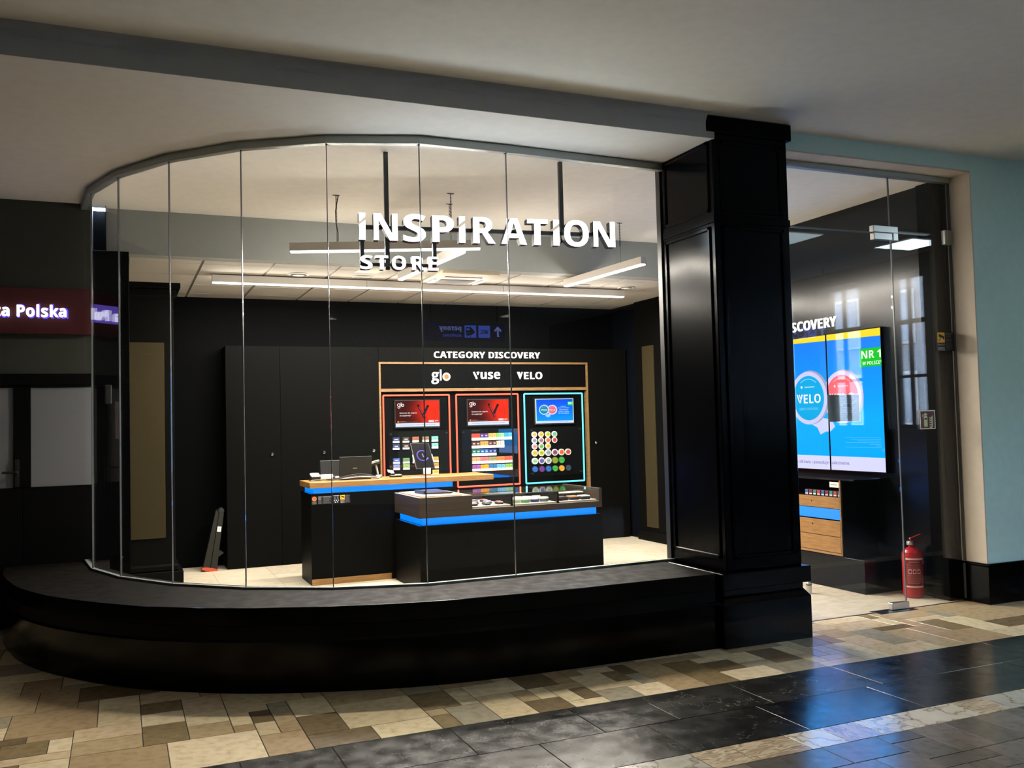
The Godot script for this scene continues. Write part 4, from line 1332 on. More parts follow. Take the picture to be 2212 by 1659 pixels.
func display_wall() -> void:
	var Z := -11.09
	var ZB := -11.15                                         # front of the black boards
	var o := thing("display_wall", "built-in wooden framed product wall with a black header and three boards", "display")
	var wood: Material = mats.pale_oak
	part("top_rail", bx(Vector3(2.951, 2.374, -11.45), Vector3(5.863, 2.400, Z), 0.0015), wood, o)
	part("middle_rail", bx(Vector3(2.975, 2.028, -11.45), Vector3(5.839, 2.066, Z), 0.0015), wood, o)
	part("side_rail", bx(Vector3(2.951, 0, -11.45), Vector3(2.975, 2.374, Z), 0.0015), wood, o)
	part("side_rail", bx(Vector3(5.839, 0, -11.45), Vector3(5.863, 2.374, Z), 0.0015), wood, o)
	part("upper_fascia", bx(Vector3(2.9495, 2.401, -11.5), Vector3(5.867, 2.584, Z), 0.001), mats.black_lacquer, o)
	part("header_board", bx(Vector3(2.976, 2.067, -11.4), Vector3(5.838, 2.373, -11.115)), mats.black_board, o)
	for i in 3:
		part("board", bx(Vector3(2.976 + i * 0.9545, 0.0, -11.4), Vector3(2.976 + (i + 1) * 0.9545 - 0.002, 2.027, ZB - 0.02)), mats.black_board, o)
		part("raised_board", bx(Vector3(3.03 + i * 0.955, 0.6, ZB - 0.02), Vector3(3.86 + i * 0.955, 1.955, ZB), 0.002), mats.black_board, o)
	var WL: Material = mats.backlit_white
	var hd := thing("wall_lettering", "white raised letters reading CATEGORY DISCOVERY above the wooden product wall", "lettering")
	letters("CATEGORY DISCOVERY", 1.483, 0.083, 0.012, WL, hd, Transform3D(Basis(), Vector3(3.668, 2.451, Z + 0.013)))
	var F := -11.115 + 0.014
	var g1 := thing("brand_lettering", "white letters glo with an orange dot in the o, left on the black header", "lettering")
	part("letter", word("g", 0.1, 0.153, 0.012, true, Transform3D(Basis(), Vector3(3.636, 2.121, F))), WL, g1)
	part("letter", bx(Vector3(3.751, 2.166, F - 0.012), Vector3(3.772, 2.306, F), 0.002), WL, g1)
	var ring := Transform3D(Basis(Vector3.RIGHT, Vector3.BACK, Vector3.DOWN), Vector3(3.838, 2.214, F - 0.012))
	part("letter", G.new().lathe([Vector2(0.032, 0), Vector2(0.052, 0), Vector2(0.052, 0.012), Vector2(0.032, 0.012)], 40, ring, false), WL, g1)
	part("orange_dot", G.new().lathe([Vector2(0.0312, 0), Vector2(0.0312, 0.011), Vector2(0, 0.011)], 32, ring, false), mats.backlit_orange, g1).set_meta("label", "orange dot in the o")
	var up := Transform3D(Basis(Vector3.RIGHT, Vector3.BACK, Vector3.UP), Vector3.ZERO)
	var g2 := thing("brand_lettering", "white letters vuse in the middle of the black header", "lettering")
	part("letter", G.new().prism(PackedVector2Array([Vector2(4.201, 2.272), Vector2(4.222, 2.276), Vector2(4.262, 2.195), Vector2(4.255, 2.181), Vector2(4.243, 2.181)]), F - 0.012, F, up), WL, g2)
	part("letter", G.new().prism(PackedVector2Array([Vector2(4.252, 2.272), Vector2(4.262, 2.278), Vector2(4.284, 2.277), Vector2(4.29, 2.27), Vector2(4.272, 2.235), Vector2(4.264, 2.235)]), F - 0.012, F, up), WL, g2)
	letters("use", 0.272, 0.094, 0.012, WL, g2, Transform3D(Basis(), Vector3(4.306, 2.181, F)))
	var g3 := thing("brand_lettering", "white letters VELO with a striped V, right on the black header", "lettering")
	for q in [[[4.819, 2.274], [4.838, 2.274], [4.868, 2.195], [4.860, 2.178]], [[4.846, 2.274], [4.858, 2.274], [4.874, 2.232], [4.868, 2.215]], [[4.885, 2.274], [4.902, 2.274], [4.868, 2.178], [4.863, 2.19]]]:
		var p := PackedVector2Array()
		for w in q:
			p.append(Vector2(w[0], w[1]))
		part("letter", G.new().prism(p, F - 0.012, F, up), WL, g3)
	letters("ELO", 0.264, 0.095, 0.012, WL, g3, Transform3D(Basis(), Vector3(4.921, 2.178, F)))
	# neon frames, screens, covers
	var where := ["left", "middle", "right"]
	var s := 11.14 / 11.09
	var glo := screen_mat("glo_screen", glo_picture(), 1.15)
	var velo := screen_mat("velo_screen", velo_picture(), 1.25)
	for i in 3:
		var x0: float = [2.999, 3.955, 4.906][i] * s
		var x1: float = [3.861, 4.815, 5.764][i] * s
		var y0 := 1.6 + (0.805 - 1.6) * s
		var y1 := 1.6 + (1.982 - 1.6) * s
		var m: Material = mats.neon_red if i < 2 else mats.neon_cyan
		var col := Color(1.0, 0.16, 0.07) if i < 2 else Color(0.16, 0.75, 1.0)
		var nf := thing("neon_frame", "%s glowing light frame round the %s board of the product wall" % ["orange-red" if i < 2 else "cyan", where[i]], "light frame", Vector3.ZERO, "neon frames of the product wall")
		var zt := ZB + 0.012
		for e in [[Vector3(x0, y0, zt), Vector3(x0, y1, zt)], [Vector3(x1, y0, zt), Vector3(x1, y1, zt)], [Vector3(x0, y0, zt), Vector3(x1, y0, zt)], [Vector3(x0, y1, zt), Vector3(x1, y1, zt)]]:
			part("tube", G.new().tube([e[0], e[1]], 0.011, 12), m, nf)
			var L: Vector3 = e[1] - e[0]
			area("neon_light", (e[0] + e[1]) * 0.5 + Vector3(0, 0, 0.014), Vector3(0, 0, 1), L, Vector2(L.length(), 0.018), col, 0.035, nf)
		var sc := thing("screen", ["small advertising screen with red picture on the left board", "small advertising screen with red picture on the middle board", "small blue advertising screen on the cyan framed board"][i], "screen", Vector3.ZERO, "small screens of the product wall")
		var sx0: float = [3.149, 4.105, 5.057][i] * s
		var sx1: float = [3.72, 4.67, 5.62][i] * s
		part("body", bx(Vector3(sx0 - 0.012, 1.57, ZB), Vector3(sx1 + 0.012, 1.926, ZB + 0.028), 0.004), mats.black_plastic, sc)
		var dsp := G.new()
		var zz := ZB + 0.0285
		dsp.quad(Vector3(sx0, 1.588, zz), Vector3(sx1, 1.588, zz), Vector3(sx1, 1.914, zz), Vector3(sx0, 1.914, zz), [Vector2(0, 1), Vector2(1, 1), Vector2(1, 0), Vector2(0, 0)])
		part("display", dsp, glo if i < 2 else velo, sc)
		area("screen_light", Vector3((sx0 + sx1) / 2, 1.75, ZB + 0.034), Vector3(0, 0, 1), Vector3.RIGHT, Vector2(sx1 - sx0, 0.32), Color(0.9, 0.12, 0.06) if i < 2 else Color(0.05, 0.3, 1.0), 0.08, sc)
		var cov := thing("acrylic_cover", "clear acrylic cover sheet with pins over the products of the %s board" % where[i], "cover", Vector3.ZERO, "acrylic covers of the product wall")
		part("sheet", bx(Vector3(x0 + 0.05, 0.9, ZB + 0.06), Vector3(x1 - 0.04, 1.53, ZB + 0.064), 0.001), mats.acrylic, cov)
		for px in [x0 + 0.075, x1 - 0.065]:
			for py in [0.93, 1.5]:
				part("pin", G.new().lathe([Vector2(0.006, 0), Vector2(0.006, 0.062), Vector2(0.011, 0.064), Vector2(0.011, 0.07), Vector2(0, 0.07)], 14, Transform3D(Basis(Vector3.RIGHT, Vector3.BACK, Vector3.DOWN), Vector3(px, py, ZB))), mats.dark_metal, cov)
	products(ZB, 11.11 / 11.1)

func pack_item(called: String, label: String, group: String, lo: Vector2, hi: Vector2, zb: float, depth: float, split: float, col: Color, cat := "pack") -> void:
	var key := "%s %.4f %.4f" % [called, hi.x - lo.x, hi.y - lo.y]
	if not tile_meshes.has(key):
		var w := hi.x - lo.x
		var h := hi.y - lo.y
		tile_meshes[key] = bx(Vector3(0, h * split, 0), Vector3(w, h, depth), 0.002).mesh()
		tile_meshes[key + "l"] = bx(Vector3(0, 0, 0), Vector3(w, h * split - 0.0006, depth), 0.0015).mesh()
		tile_meshes[key + "m"] = bx(Vector3(w * 0.24, h * (split + 0.2), depth), Vector3(w * 0.76, h * (split + 0.36), depth + 0.0006)).mesh()
	var o := thing(called, label, cat, Vector3(lo.x, lo.y, zb), group)
	var ck := "prod %.3f %.3f %.3f" % [col.r, col.g, col.b]
	part("box", tile_meshes[key], mat(ck, col, 0.4), o)
	part("white_label", tile_meshes[key + "l"], mats.white_plastic, o)
	var bright := col.get_luminance() < 0.12
	part("print", tile_meshes[key + "m"], mat(ck + "p", col.lerp(Color.WHITE, 0.45) if bright else col.darkened(0.45), 0.4), o)

func ordinal(i: int) -> String:
	return ["first", "second", "third", "fourth", "fifth", "sixth", "seventh", "eighth", "ninth", "tenth"][i]

func products(zb: float, s: float) -> void:
	var P := func(x: float, y: float) -> Vector2: return Vector2(x * s, 1.6 + (y - 1.6) * s)
	# left board: flat boxes with white labels
	var names := {"navy": Color(0.03, 0.04, 0.12), "black-brown": Color(0.035, 0.022, 0.015), "copper": Color(0.30, 0.10, 0.05), "bronze": Color(0.20, 0.13, 0.07), "turquoise": Color(0.16, 0.42, 0.40), "blue": Color(0.05, 0.10, 0.32), "pale blue": Color(0.16, 0.20, 0.42), "green": Color(0.10, 0.22, 0.08), "light green": Color(0.18, 0.32, 0.13), "amber": Color(0.50, 0.26, 0.05), "gold": Color(0.50, 0.36, 0.08), "grey": Color(0.2, 0.2, 0.2), "dark amber": Color(0.42, 0.22, 0.04)}
	var rows := [[1.391, ["navy", "black-brown", "copper", "bronze", "turquoise"]], [1.306, ["navy", "black-brown", "", "", "turquoise"]], [1.131, ["blue", "green", "grey", "", "amber"]], [1.054, ["pale blue", "light green", "", "", "dark amber"]], [0.968, ["", "", "", "", "gold"]]]
	var cx := [3.121, 3.248, 3.374, 3.505, 3.628]
	for r in rows.size():
		for i in 5:
			var nm: String = rows[r][1][i]
			if nm == "":
				continue
			var lo: Vector2 = P.call(cx[i], rows[r][0])
			pack_item("product_box", "%s flat box, %s row from the top, %s column of the left board" % [nm, ordinal(r), ordinal(i)], "boxes on the left board", lo, lo + Vector2(0.083, 0.069), zb, 0.03, 0.34, names[nm])
	# middle board: tall packs side by side
	var C := {"red": Color(0.62, 0.05, 0.03), "purple": Color(0.07, 0.025, 0.16), "ochre": Color(0.55, 0.34, 0.09), "green": Color(0.16, 0.42, 0.10), "lime green": Color(0.25, 0.5, 0.06), "sky blue": Color(0.03, 0.25, 0.6), "light blue": Color(0.08, 0.33, 0.72), "dark brown": Color(0.07, 0.022, 0.015), "orange-brown": Color(0.55, 0.25, 0.06), "cream": Color(0.52, 0.45, 0.30), "teal": Color(0.01, 0.13, 0.11), "blue": Color(0.015, 0.10, 0.34), "navy": Color(0.012, 0.03, 0.2), "pink-yellow": Color(0.66, 0.3, 0.16), "pink": Color(0.6, 0.13, 0.17), "olive": Color(0.25, 0.25, 0.10), "orange": Color(0.62, 0.17, 0.05), "coral": Color(0.58, 0.09, 0.05), "violet": Color(0.28, 0.08, 0.36), "bright orange": Color(0.7, 0.32, 0.02), "deep blue": Color(0.02, 0.14, 0.33), "cyan blue": Color(0.12, 0.4, 0.62), "leaf green": Color(0.22, 0.42, 0.09)}
	var vr := [[1.389, 1.4775, ["red", "red", "purple", "purple", "ochre", "ochre", "green", "lime green", "sky blue", "light blue"]],
		[1.2875, 1.377, ["dark brown", "dark brown", "orange-brown", "orange-brown", "dark brown", "dark brown", "cream", "cream"]],
		[1.1885, 1.274, ["teal", "teal", "blue", "blue", "navy", "navy"]],
		[1.0875, 1.173, ["pink-yellow", "pink-yellow", "pink", "pink", "olive", "olive", "orange", "orange", "coral", "coral"]],
		[0.9925, 1.0735, ["violet", "violet", "bright orange", "bright orange", "deep blue", "deep blue", "cyan blue", "cyan blue", "leaf green", "leaf green"]]]
	for r in 5:
		var list: Array = vr[r][2]
		for i in list.size():
			var lo: Vector2 = P.call(4.1695 + i * 0.0567, vr[r][0])
			var hi: Vector2 = P.call(4.1695 + i * 0.0567 + 0.052, vr[r][1])
			pack_item("product_pack", "%s pack, %s row from the top, %s from the left on the middle board" % [list[i], ordinal(r), ordinal(i)], "packs on the middle board", lo, hi, zb, 0.03, 0.4, C[list[i]])
	# right board: round cans
	var V := {"peach": Color(0.72, 0.36, 0.16), "orange": Color(0.72, 0.36, 0.03), "lime": Color(0.36, 0.42, 0.02), "mint green": Color(0.12, 0.38, 0.24), "pale blue": Color(0.22, 0.28, 0.42), "mauve": Color(0.26, 0.13, 0.22), "red": Color(0.6, 0.11, 0.06), "crimson": Color(0.42, 0.05, 0.06), "pink": Color(0.6, 0.22, 0.26), "green": Color(0.1, 0.32, 0.08), "amber": Color(0.72, 0.33, 0.03), "silver-blue": Color(0.2, 0.26, 0.34), "plum": Color(0.2, 0.05, 0.16), "rust": Color(0.42, 0.08, 0.06), "pale green": Color(0.26, 0.48, 0.32), "indigo": Color(0.09, 0.1, 0.36), "grey": Color(0.26, 0.3, 0.32), "olive green": Color(0.18, 0.26, 0.02), "bright green": Color(0.05, 0.34, 0.06), "blue": Color(0.02, 0.12, 0.42), "purple": Color(0.13, 0.03, 0.2), "slate": Color(0.03, 0.06, 0.1)}
	var rr := [[1.4415, 0.039, ["peach", "orange", "lime", "mint green"]], [1.3625, 0.039, ["pale blue", "mauve", "red", "crimson"]], [1.2845, 0.039, ["pink", "green", "amber"]], [1.197, 0.044, ["orange", "lime", "silver-blue", "plum", "red", "rust"]], [1.0915, 0.044, ["pale green", "indigo", "grey", "olive green", "bright green"]], [0.982, 0.04, ["blue", "purple", "blue", "bright green", "amber", "slate"]]]
	for r in 6:
		var rad: float = rr[r][1]
		var white: bool = r < 5
		for i in rr[r][2].size():
			var nm: String = rr[r][2][i]
			var c: Vector2 = P.call(5.056 + i * 0.0985, rr[r][0])
			var rim_white: bool = white and not (r == 4 and i > 2)
			var o := thing("product_can", "%s can, %s row from the top, %s from the left on the right board" % [nm, ordinal(r), ordinal(i)], "can", Vector3(c.x, c.y, zb), "round cans on the right board")
			o.rotation.x = PI / 2
			var key := "can %.3f" % rad
			if not tile_meshes.has(key):
				tile_meshes[key] = G.new().lathe([Vector2(0, 0), Vector2(rad * 0.94, 0), Vector2(rad, 0.003), Vector2(rad, 0.02), Vector2(rad * 0.95, 0.024), Vector2(rad * 0.78, 0.0245), Vector2(rad * 0.76, 0.022), Vector2(0, 0.022)], 28).mesh()
				tile_meshes[key + "l"] = G.new().lathe([Vector2(rad * 0.755, 0.0215), Vector2(rad * 0.74, 0.0235), Vector2(0, 0.0238)], 28).mesh()
				tile_meshes[key + "b"] = bx(Vector3(-rad * 0.5, 0.0238, -rad * 0.14), Vector3(rad * 0.5, 0.0243, rad * 0.14)).mesh()
			var ck := "can %s" % nm
			part("tin", tile_meshes[key], mats.white_plastic if rim_white else mat(ck + " rim", V[nm].lerp(Color.BLACK, 0.35), 0.4), o)
			part("lid", tile_meshes[key + "l"], mat(ck, V[nm], 0.4), o)
			part("print", tile_meshes[key + "b"], mat(ck + " p", V[nm].darkened(0.5), 0.4), o)

# ------------------------------------------------------------------ service counter
func service_counter() -> void:
	var o := thing("service_counter", "tall black service counter with a thick oak top and blue light band", "counter")
	var ZF := -9.475
	part("body", bx(Vector3(1.785, 0, -10.02), Vector3(3.36, 0.93, ZF), 0.002), mats.black_lacquer, o)
	part("baseboard", bx(Vector3(1.786, 0, ZF), Vector3(2.62, 0.062, ZF + 0.003), 0.001), mats.oak, o)
	var led := G.new()
	led.box(Vector3(1.82, 0.93, -9.98), Vector3(3.33, 0.986, ZF - 0.035), 0.002)
	part("light_band", led, mats.led_blue, o)
	area("band_light", Vector3(2.575, 0.957, ZF - 0.03), Vector3(0, 0, 1), Vector3.RIGHT, Vector2(1.5, 0.045), Color(0.0, 0.22, 1.0), 0.22, o)
	area("band_light", Vector3(1.814, 0.957, -9.74), Vector3(-1, 0, 0), Vector3.BACK, Vector2(0.46, 0.045), Color(0.0, 0.22, 1.0), 0.07, o)
	part("oak_top", bx(Vector3(1.776, 0.985, -10.04), Vector3(3.80, 1.043, ZF), 0.003), mats.oak, o)
	var Y := 1.043
	# notices on the front
	var B := Color(0.02, 0.02, 0.022)
	var c := Cv.new(self, 120, 190, B)
	c.disc(60, 60, 50, Color(0.95, 0.45, 0.2))
	c.text("18", 32, 38, 44, Color(0.25, 0.05, 0.0), true, 56)
	for i in 5:
		c.rect(12, 122 + i * 13, 96 - (i * 31) % 30, 5, Color(0.5, 0.5, 0.5))
	var put := func(x0: float, x1: float, label: String, key: String, t: Texture2D) -> void:
		tag(part("counter_notice", sheet(Vector3(x0, 0.82, ZF), Vector3(x1 - x0, 0, 0), Vector3(0, 0.085, 0), 0.0012), print_mat(key, t), self), label, "notice", "notices on the counter front")
	put.call(1.794, 1.85, "small black notice with an orange eighteen disc, leftmost on the tall counter front", "notice18", c.tex())
	c = Cv.new(self, 260, 160, B)
	for i in 9:
		c.rect(8, 14 + i * 16, 72 - (i * 23) % 24, 6, Color(0.62, 0.62, 0.64) if i < 4 else Color(0.42, 0.42, 0.44))
	c.text("OCHRONA MŁODZIEŻY", 96, 12, 14, Color(0.9, 0.9, 0.9), true, 156)
	for i in 8:
		c.rect(96, 36 + i * 15, 150 - (i * 37) % 50, 5, Color(0.40, 0.40, 0.42))
	put.call(1.858, 2.01, "small black text notice beside the orange disc on the tall counter front", "notice_text", c.tex())
	c = Cv.new(self, 120, 170, B)
	c.rect(0, 4, 118, 12, Color(0.8, 0.8, 0.8))
	for q in [Vector2(30, 60), Vector2(88, 52)]:
		c.disc(q.x, q.y - 14, 10, Color(0.45, 0.45, 0.48))
		c.rect(q.x - 9, q.y - 4, 18, 34, Color(0.45, 0.45, 0.48))
	for q in [Vector2(18, 110), Vector2(58, 106), Vector2(98, 104), Vector2(40, 144), Vector2(80, 140)]:
		c.disc(q.x, q.y, 11, Color(0.82, 0.82, 0.84))
	put.call(2.017, 2.08, "small black notice with white figure symbols on the tall counter front", "notice_icons", c.tex())
	put.call(2.088, 2.192, "small black notice with yellow camera symbol, rightmost on the tall counter front", "notice_cctv", cctv_tex())
	# things on the top
	var t := thing("card_reader", "small black desk device with a white top at the left end of the oak counter", "device", Vector3(1.90, Y, -9.83))
	part("body", G.new().box(Vector3(-0.05, 0, -0.05), Vector3(0.05, 0.05, 0.05), 0.008), mats.black_plastic, t)
	part("foot", bx(Vector3(-0.055, 0, -0.055), Vector3(0.06, 0.012, 0.055), 0.004), mats.black_plastic, t)
	part("white_cover", G.new().box(Vector3(-0.047, 0, -0.045), Vector3(0.047, 0.022, 0.045), 0.006, Transform3D(Basis(Vector3.RIGHT, 0.25), Vector3(0, 0.05, 0))), mats.white_plastic, t)
	t = thing("paper_roll", "cream paper roll lying on the oak counter beside the black device", "roll", Vector3(2.0, Y + 0.031, -9.84))
	part("roll", G.new().lathe([Vector2(0.012, 0), Vector2(0.03, 0), Vector2(0.031, 0.002), Vector2(0.031, 0.128), Vector2(0.03, 0.13), Vector2(0.012, 0.13)], 28, Transform3D(Basis(Vector3.BACK, -PI / 2) * Basis(Vector3.UP, 0.0), Vector3(-0.04, 0, 0))), mats.white_plastic, t)
	part("core", G.new().lathe([Vector2(0.012, -0.001), Vector2(0.012, 0.131)], 20, Transform3D(Basis(Vector3.BACK, -PI / 2), Vector3(-0.04, 0, 0))), mats.grid_metal, t)
	t = thing("power_adapter", "small white plug adapter lying right of the paper roll", "adapter", Vector3(2.15, Y, -9.86))
	part("block", bx(Vector3(-0.025, 0, -0.02), Vector3(0.03, 0.034, 0.02), 0.008), mats.white_plastic, t)
	part("plug", bx(Vector3(0.03, 0.008, -0.012), Vector3(0.05, 0.026, 0.012), 0.004), mats.white_plastic, t)
	t = thing("monitor", "dark monitor half hidden behind the laptop lid on the oak counter", "monitor", Vector3(2.18, Y, -10.0))
	part("panel", G.new().box(Vector3(-0.19, 0.02, -0.012), Vector3(0.19, 0.205, 0.004), 0.008, Transform3D(Basis(Vector3.RIGHT, -0.1), Vector3.ZERO)), mats.black_plastic, t)
	part("stand", bx(Vector3(-0.05, 0, -0.035), Vector3(0.05, 0.03, 0.01), 0.004), mats.black_plastic, t)
	t = thing("laptop", "open dark grey laptop seen from behind its lid on the oak counter", "laptop", Vector3(2.30, Y, -9.70))
	part("base", bx(Vector3(-0.17, 0.002, -0.235), Vector3(0.18, 0.018, 0.0), 0.005), mats.grey_plastic, t)
	part("keyboard", bx(Vector3(-0.15, 0.018, -0.15), Vector3(0.16, 0.0195, -0.02)), mats.black_plastic, t)
	part("lid", G.new().box(Vector3(-0.17, 0.0, -0.008), Vector3(0.18, 0.232, 0.0), 0.004, Transform3D(Basis(Vector3.RIGHT, 0.14), Vector3(0, 0.016, -0.004))), mats.grey_plastic, t)
	part("badge", G.new().box(Vector3(-0.022, 0.1, 0.0), Vector3(0.022, 0.112, 0.0006), 0, Transform3D(Basis(Vector3.RIGHT, 0.14), Vector3(0, 0.016, -0.004))), mats.grid_metal, t)
	t = thing("barcode_scanner", "barcode scanner with a yellow-green head cover on a grey stand beside the laptop", "scanner", Vector3(2.60, Y, -9.90))
	part("foot", G.new().lathe([Vector2(0, 0), Vector2(0.05, 0), Vector2(0.048, 0.012), Vector2(0.02, 0.034), Vector2(0, 0.036)], 24), mats.black_plastic, t)
	part("foot_label", bx(Vector3(-0.03, 0.01, 0.042), Vector3(0.03, 0.03, 0.05), 0.002), mats.white_plastic, t)
	part("stem", G.new().tube([Vector3(0.005, 0.02, 0), Vector3(-0.005, 0.08, 0), Vector3(-0.02, 0.145, 0)], 0.011, 12), mat("stem_grey", Color(0.4, 0.38, 0.35), 0.4), t)
	part("head", G.new().box(Vector3(-0.06, -0.018, -0.03), Vector3(0.045, 0.02, 0.035), 0.01, Transform3D(Basis(Vector3.BACK, 0.25), Vector3(-0.02, 0.158, 0))), mats.black_plastic, t)
	part("head_cover", G.new().box(Vector3(-0.035, 0.018, -0.022), Vector3(0.045, 0.028, 0.03), 0.006, Transform3D(Basis(Vector3.BACK, 0.25), Vector3(-0.02, 0.158, 0))), mat("scan_green", Color(0.36, 0.42, 0.08), 0.4), t)
	part("window", G.new().box(Vector3(-0.066, -0.014, -0.02), Vector3(-0.058, 0.008, 0.025), 0.002, Transform3D(Basis(Vector3.BACK, 0.25), Vector3(-0.02, 0.158, 0))), mat("scan_pink", Color(0.5, 0.3, 0.25), 0.3), t)
	t = thing("payment_terminal", "black payment terminal with a white receipt sheet on the oak counter", "terminal", Vector3(2.77, Y, -9.82))
	part("body", G.new().box(Vector3(-0.06, 0, -0.035), Vector3(0.08, 0.028, 0.035), 0.01), mats.black_plastic, t)
	part("keypad", bx(Vector3(0.0, 0.028, -0.025), Vector3(0.065, 0.031, 0.025), 0.002), mats.grid_metal, t)
	part("receipt", G.new().box(Vector3(-0.07, 0, -0.03), Vector3(0.0, 0.002, 0.03), 0, Transform3D(Basis(Vector3.BACK, -0.2) * Basis(Vector3.RIGHT, 0.45), Vector3(-0.01, 0.055, 0))), mats.white_plastic, t)
	part("receipt_slot", bx(Vector3(-0.055, 0.025, -0.03), Vector3(-0.005, 0.045, 0.03), 0.005), mats.black_plastic, t)
	t = thing("cable_bundle", "loose black and white cables lying across the oak counter before the laptop", "cables", Vector3(0, Y, 0))
	for k in 4:
		var pts := []
		for i in 16:
			var f := i / 15.0
			pts.append(Vector3(1.97 + 0.56 * f + 0.02 * sin(k), 0.008 + 0.06 * sin(f * PI) * f * (0.4 + 0.25 * k) + 0.004 * k, -9.60 - 0.03 * sin(f * 5.0 + k * 1.3) - 0.012 * k))
		part("cable", G.new().tube(pts, 0.0036, 8), mats.white_plastic if k == 1 else mats.black_plastic, t)
	# tablet on its stand
	t = thing("tablet_stand", "tilted tablet showing a pale violet ring on a clear stand on the oak counter", "tablet", Vector3(3.058, Y, -9.60))
	var q := Cv.new(self, 300, 460, Color(0.09, 0.075, 0.11))
	for i in 24:
		q.rect(0, i * 19, 300, 20, Color(0.085, 0.075, 0.10).lerp(Color(0.14, 0.11, 0.17), absf(sin(i * 0.7)) * 0.6))
	q.arc(150, 230, 82, 20, 0.6, 5.3, Color(0.55, 0.43, 0.95))
	q.disc(150 + 92 * cos(0.6), 230 + 92 * sin(0.6), 13, Color(0.75, 0.68, 1.0))
	q.line(Vector2(150, 196), Vector2(162, 262), 18, Color(0.72, 0.65, 0.98))
	var lean := Transform3D(Basis(Vector3.RIGHT, -0.66), Vector3(0, 0.088, 0))
	part("body", G.new().box(Vector3(-0.108, 0, -0.012), Vector3(0.108, 0.352, 0), 0.004, lean), mats.black_plastic, t)
	part("display", tilted(sheet(Vector3(-0.1, 0.008, 0.0), Vector3(0.2, 0, 0), Vector3(0, 0.336, 0), 0.0008), lean), screen_mat("tablet_screen", q.tex(), 1.0), t)
	part("holder", G.new().box(Vector3(-0.1, 0, -0.04), Vector3(0.08, 0.006, 0.06), 0.002).box(Vector3(-0.06, 0.006, -0.02), Vector3(0.06, 0.085, -0.006), 0.002), mats.acrylic, t)
	part("clip", bx(Vector3(-0.03, 0.03, 0.0), Vector3(0.05, 0.095, 0.02), 0.004), mats.white_plastic, t)
	part("side_clip", G.new().box(Vector3(-0.113, 0.1, -0.014), Vector3(-0.107, 0.19, 0.004), 0.001, lean).box(Vector3(0.107, 0.1, -0.014), Vector3(0.113, 0.19, 0.004), 0.001, lean), mats.white_plastic, t)
	tag(part("leaflet", bx(Vector3(2.90, Y, -9.66), Vector3(3.14, Y + 0.004, -9.52), 0.001), mats.white_plastic, self), "pale leaflet lying on the oak counter before the tablet stand", "leaflet")

func tilted(g: G, t: Transform3D) -> G:
	for i in g.v.size():
		g.v[i] = t * g.v[i]
		g.n[i] = t.basis * g.n[i]
	return g

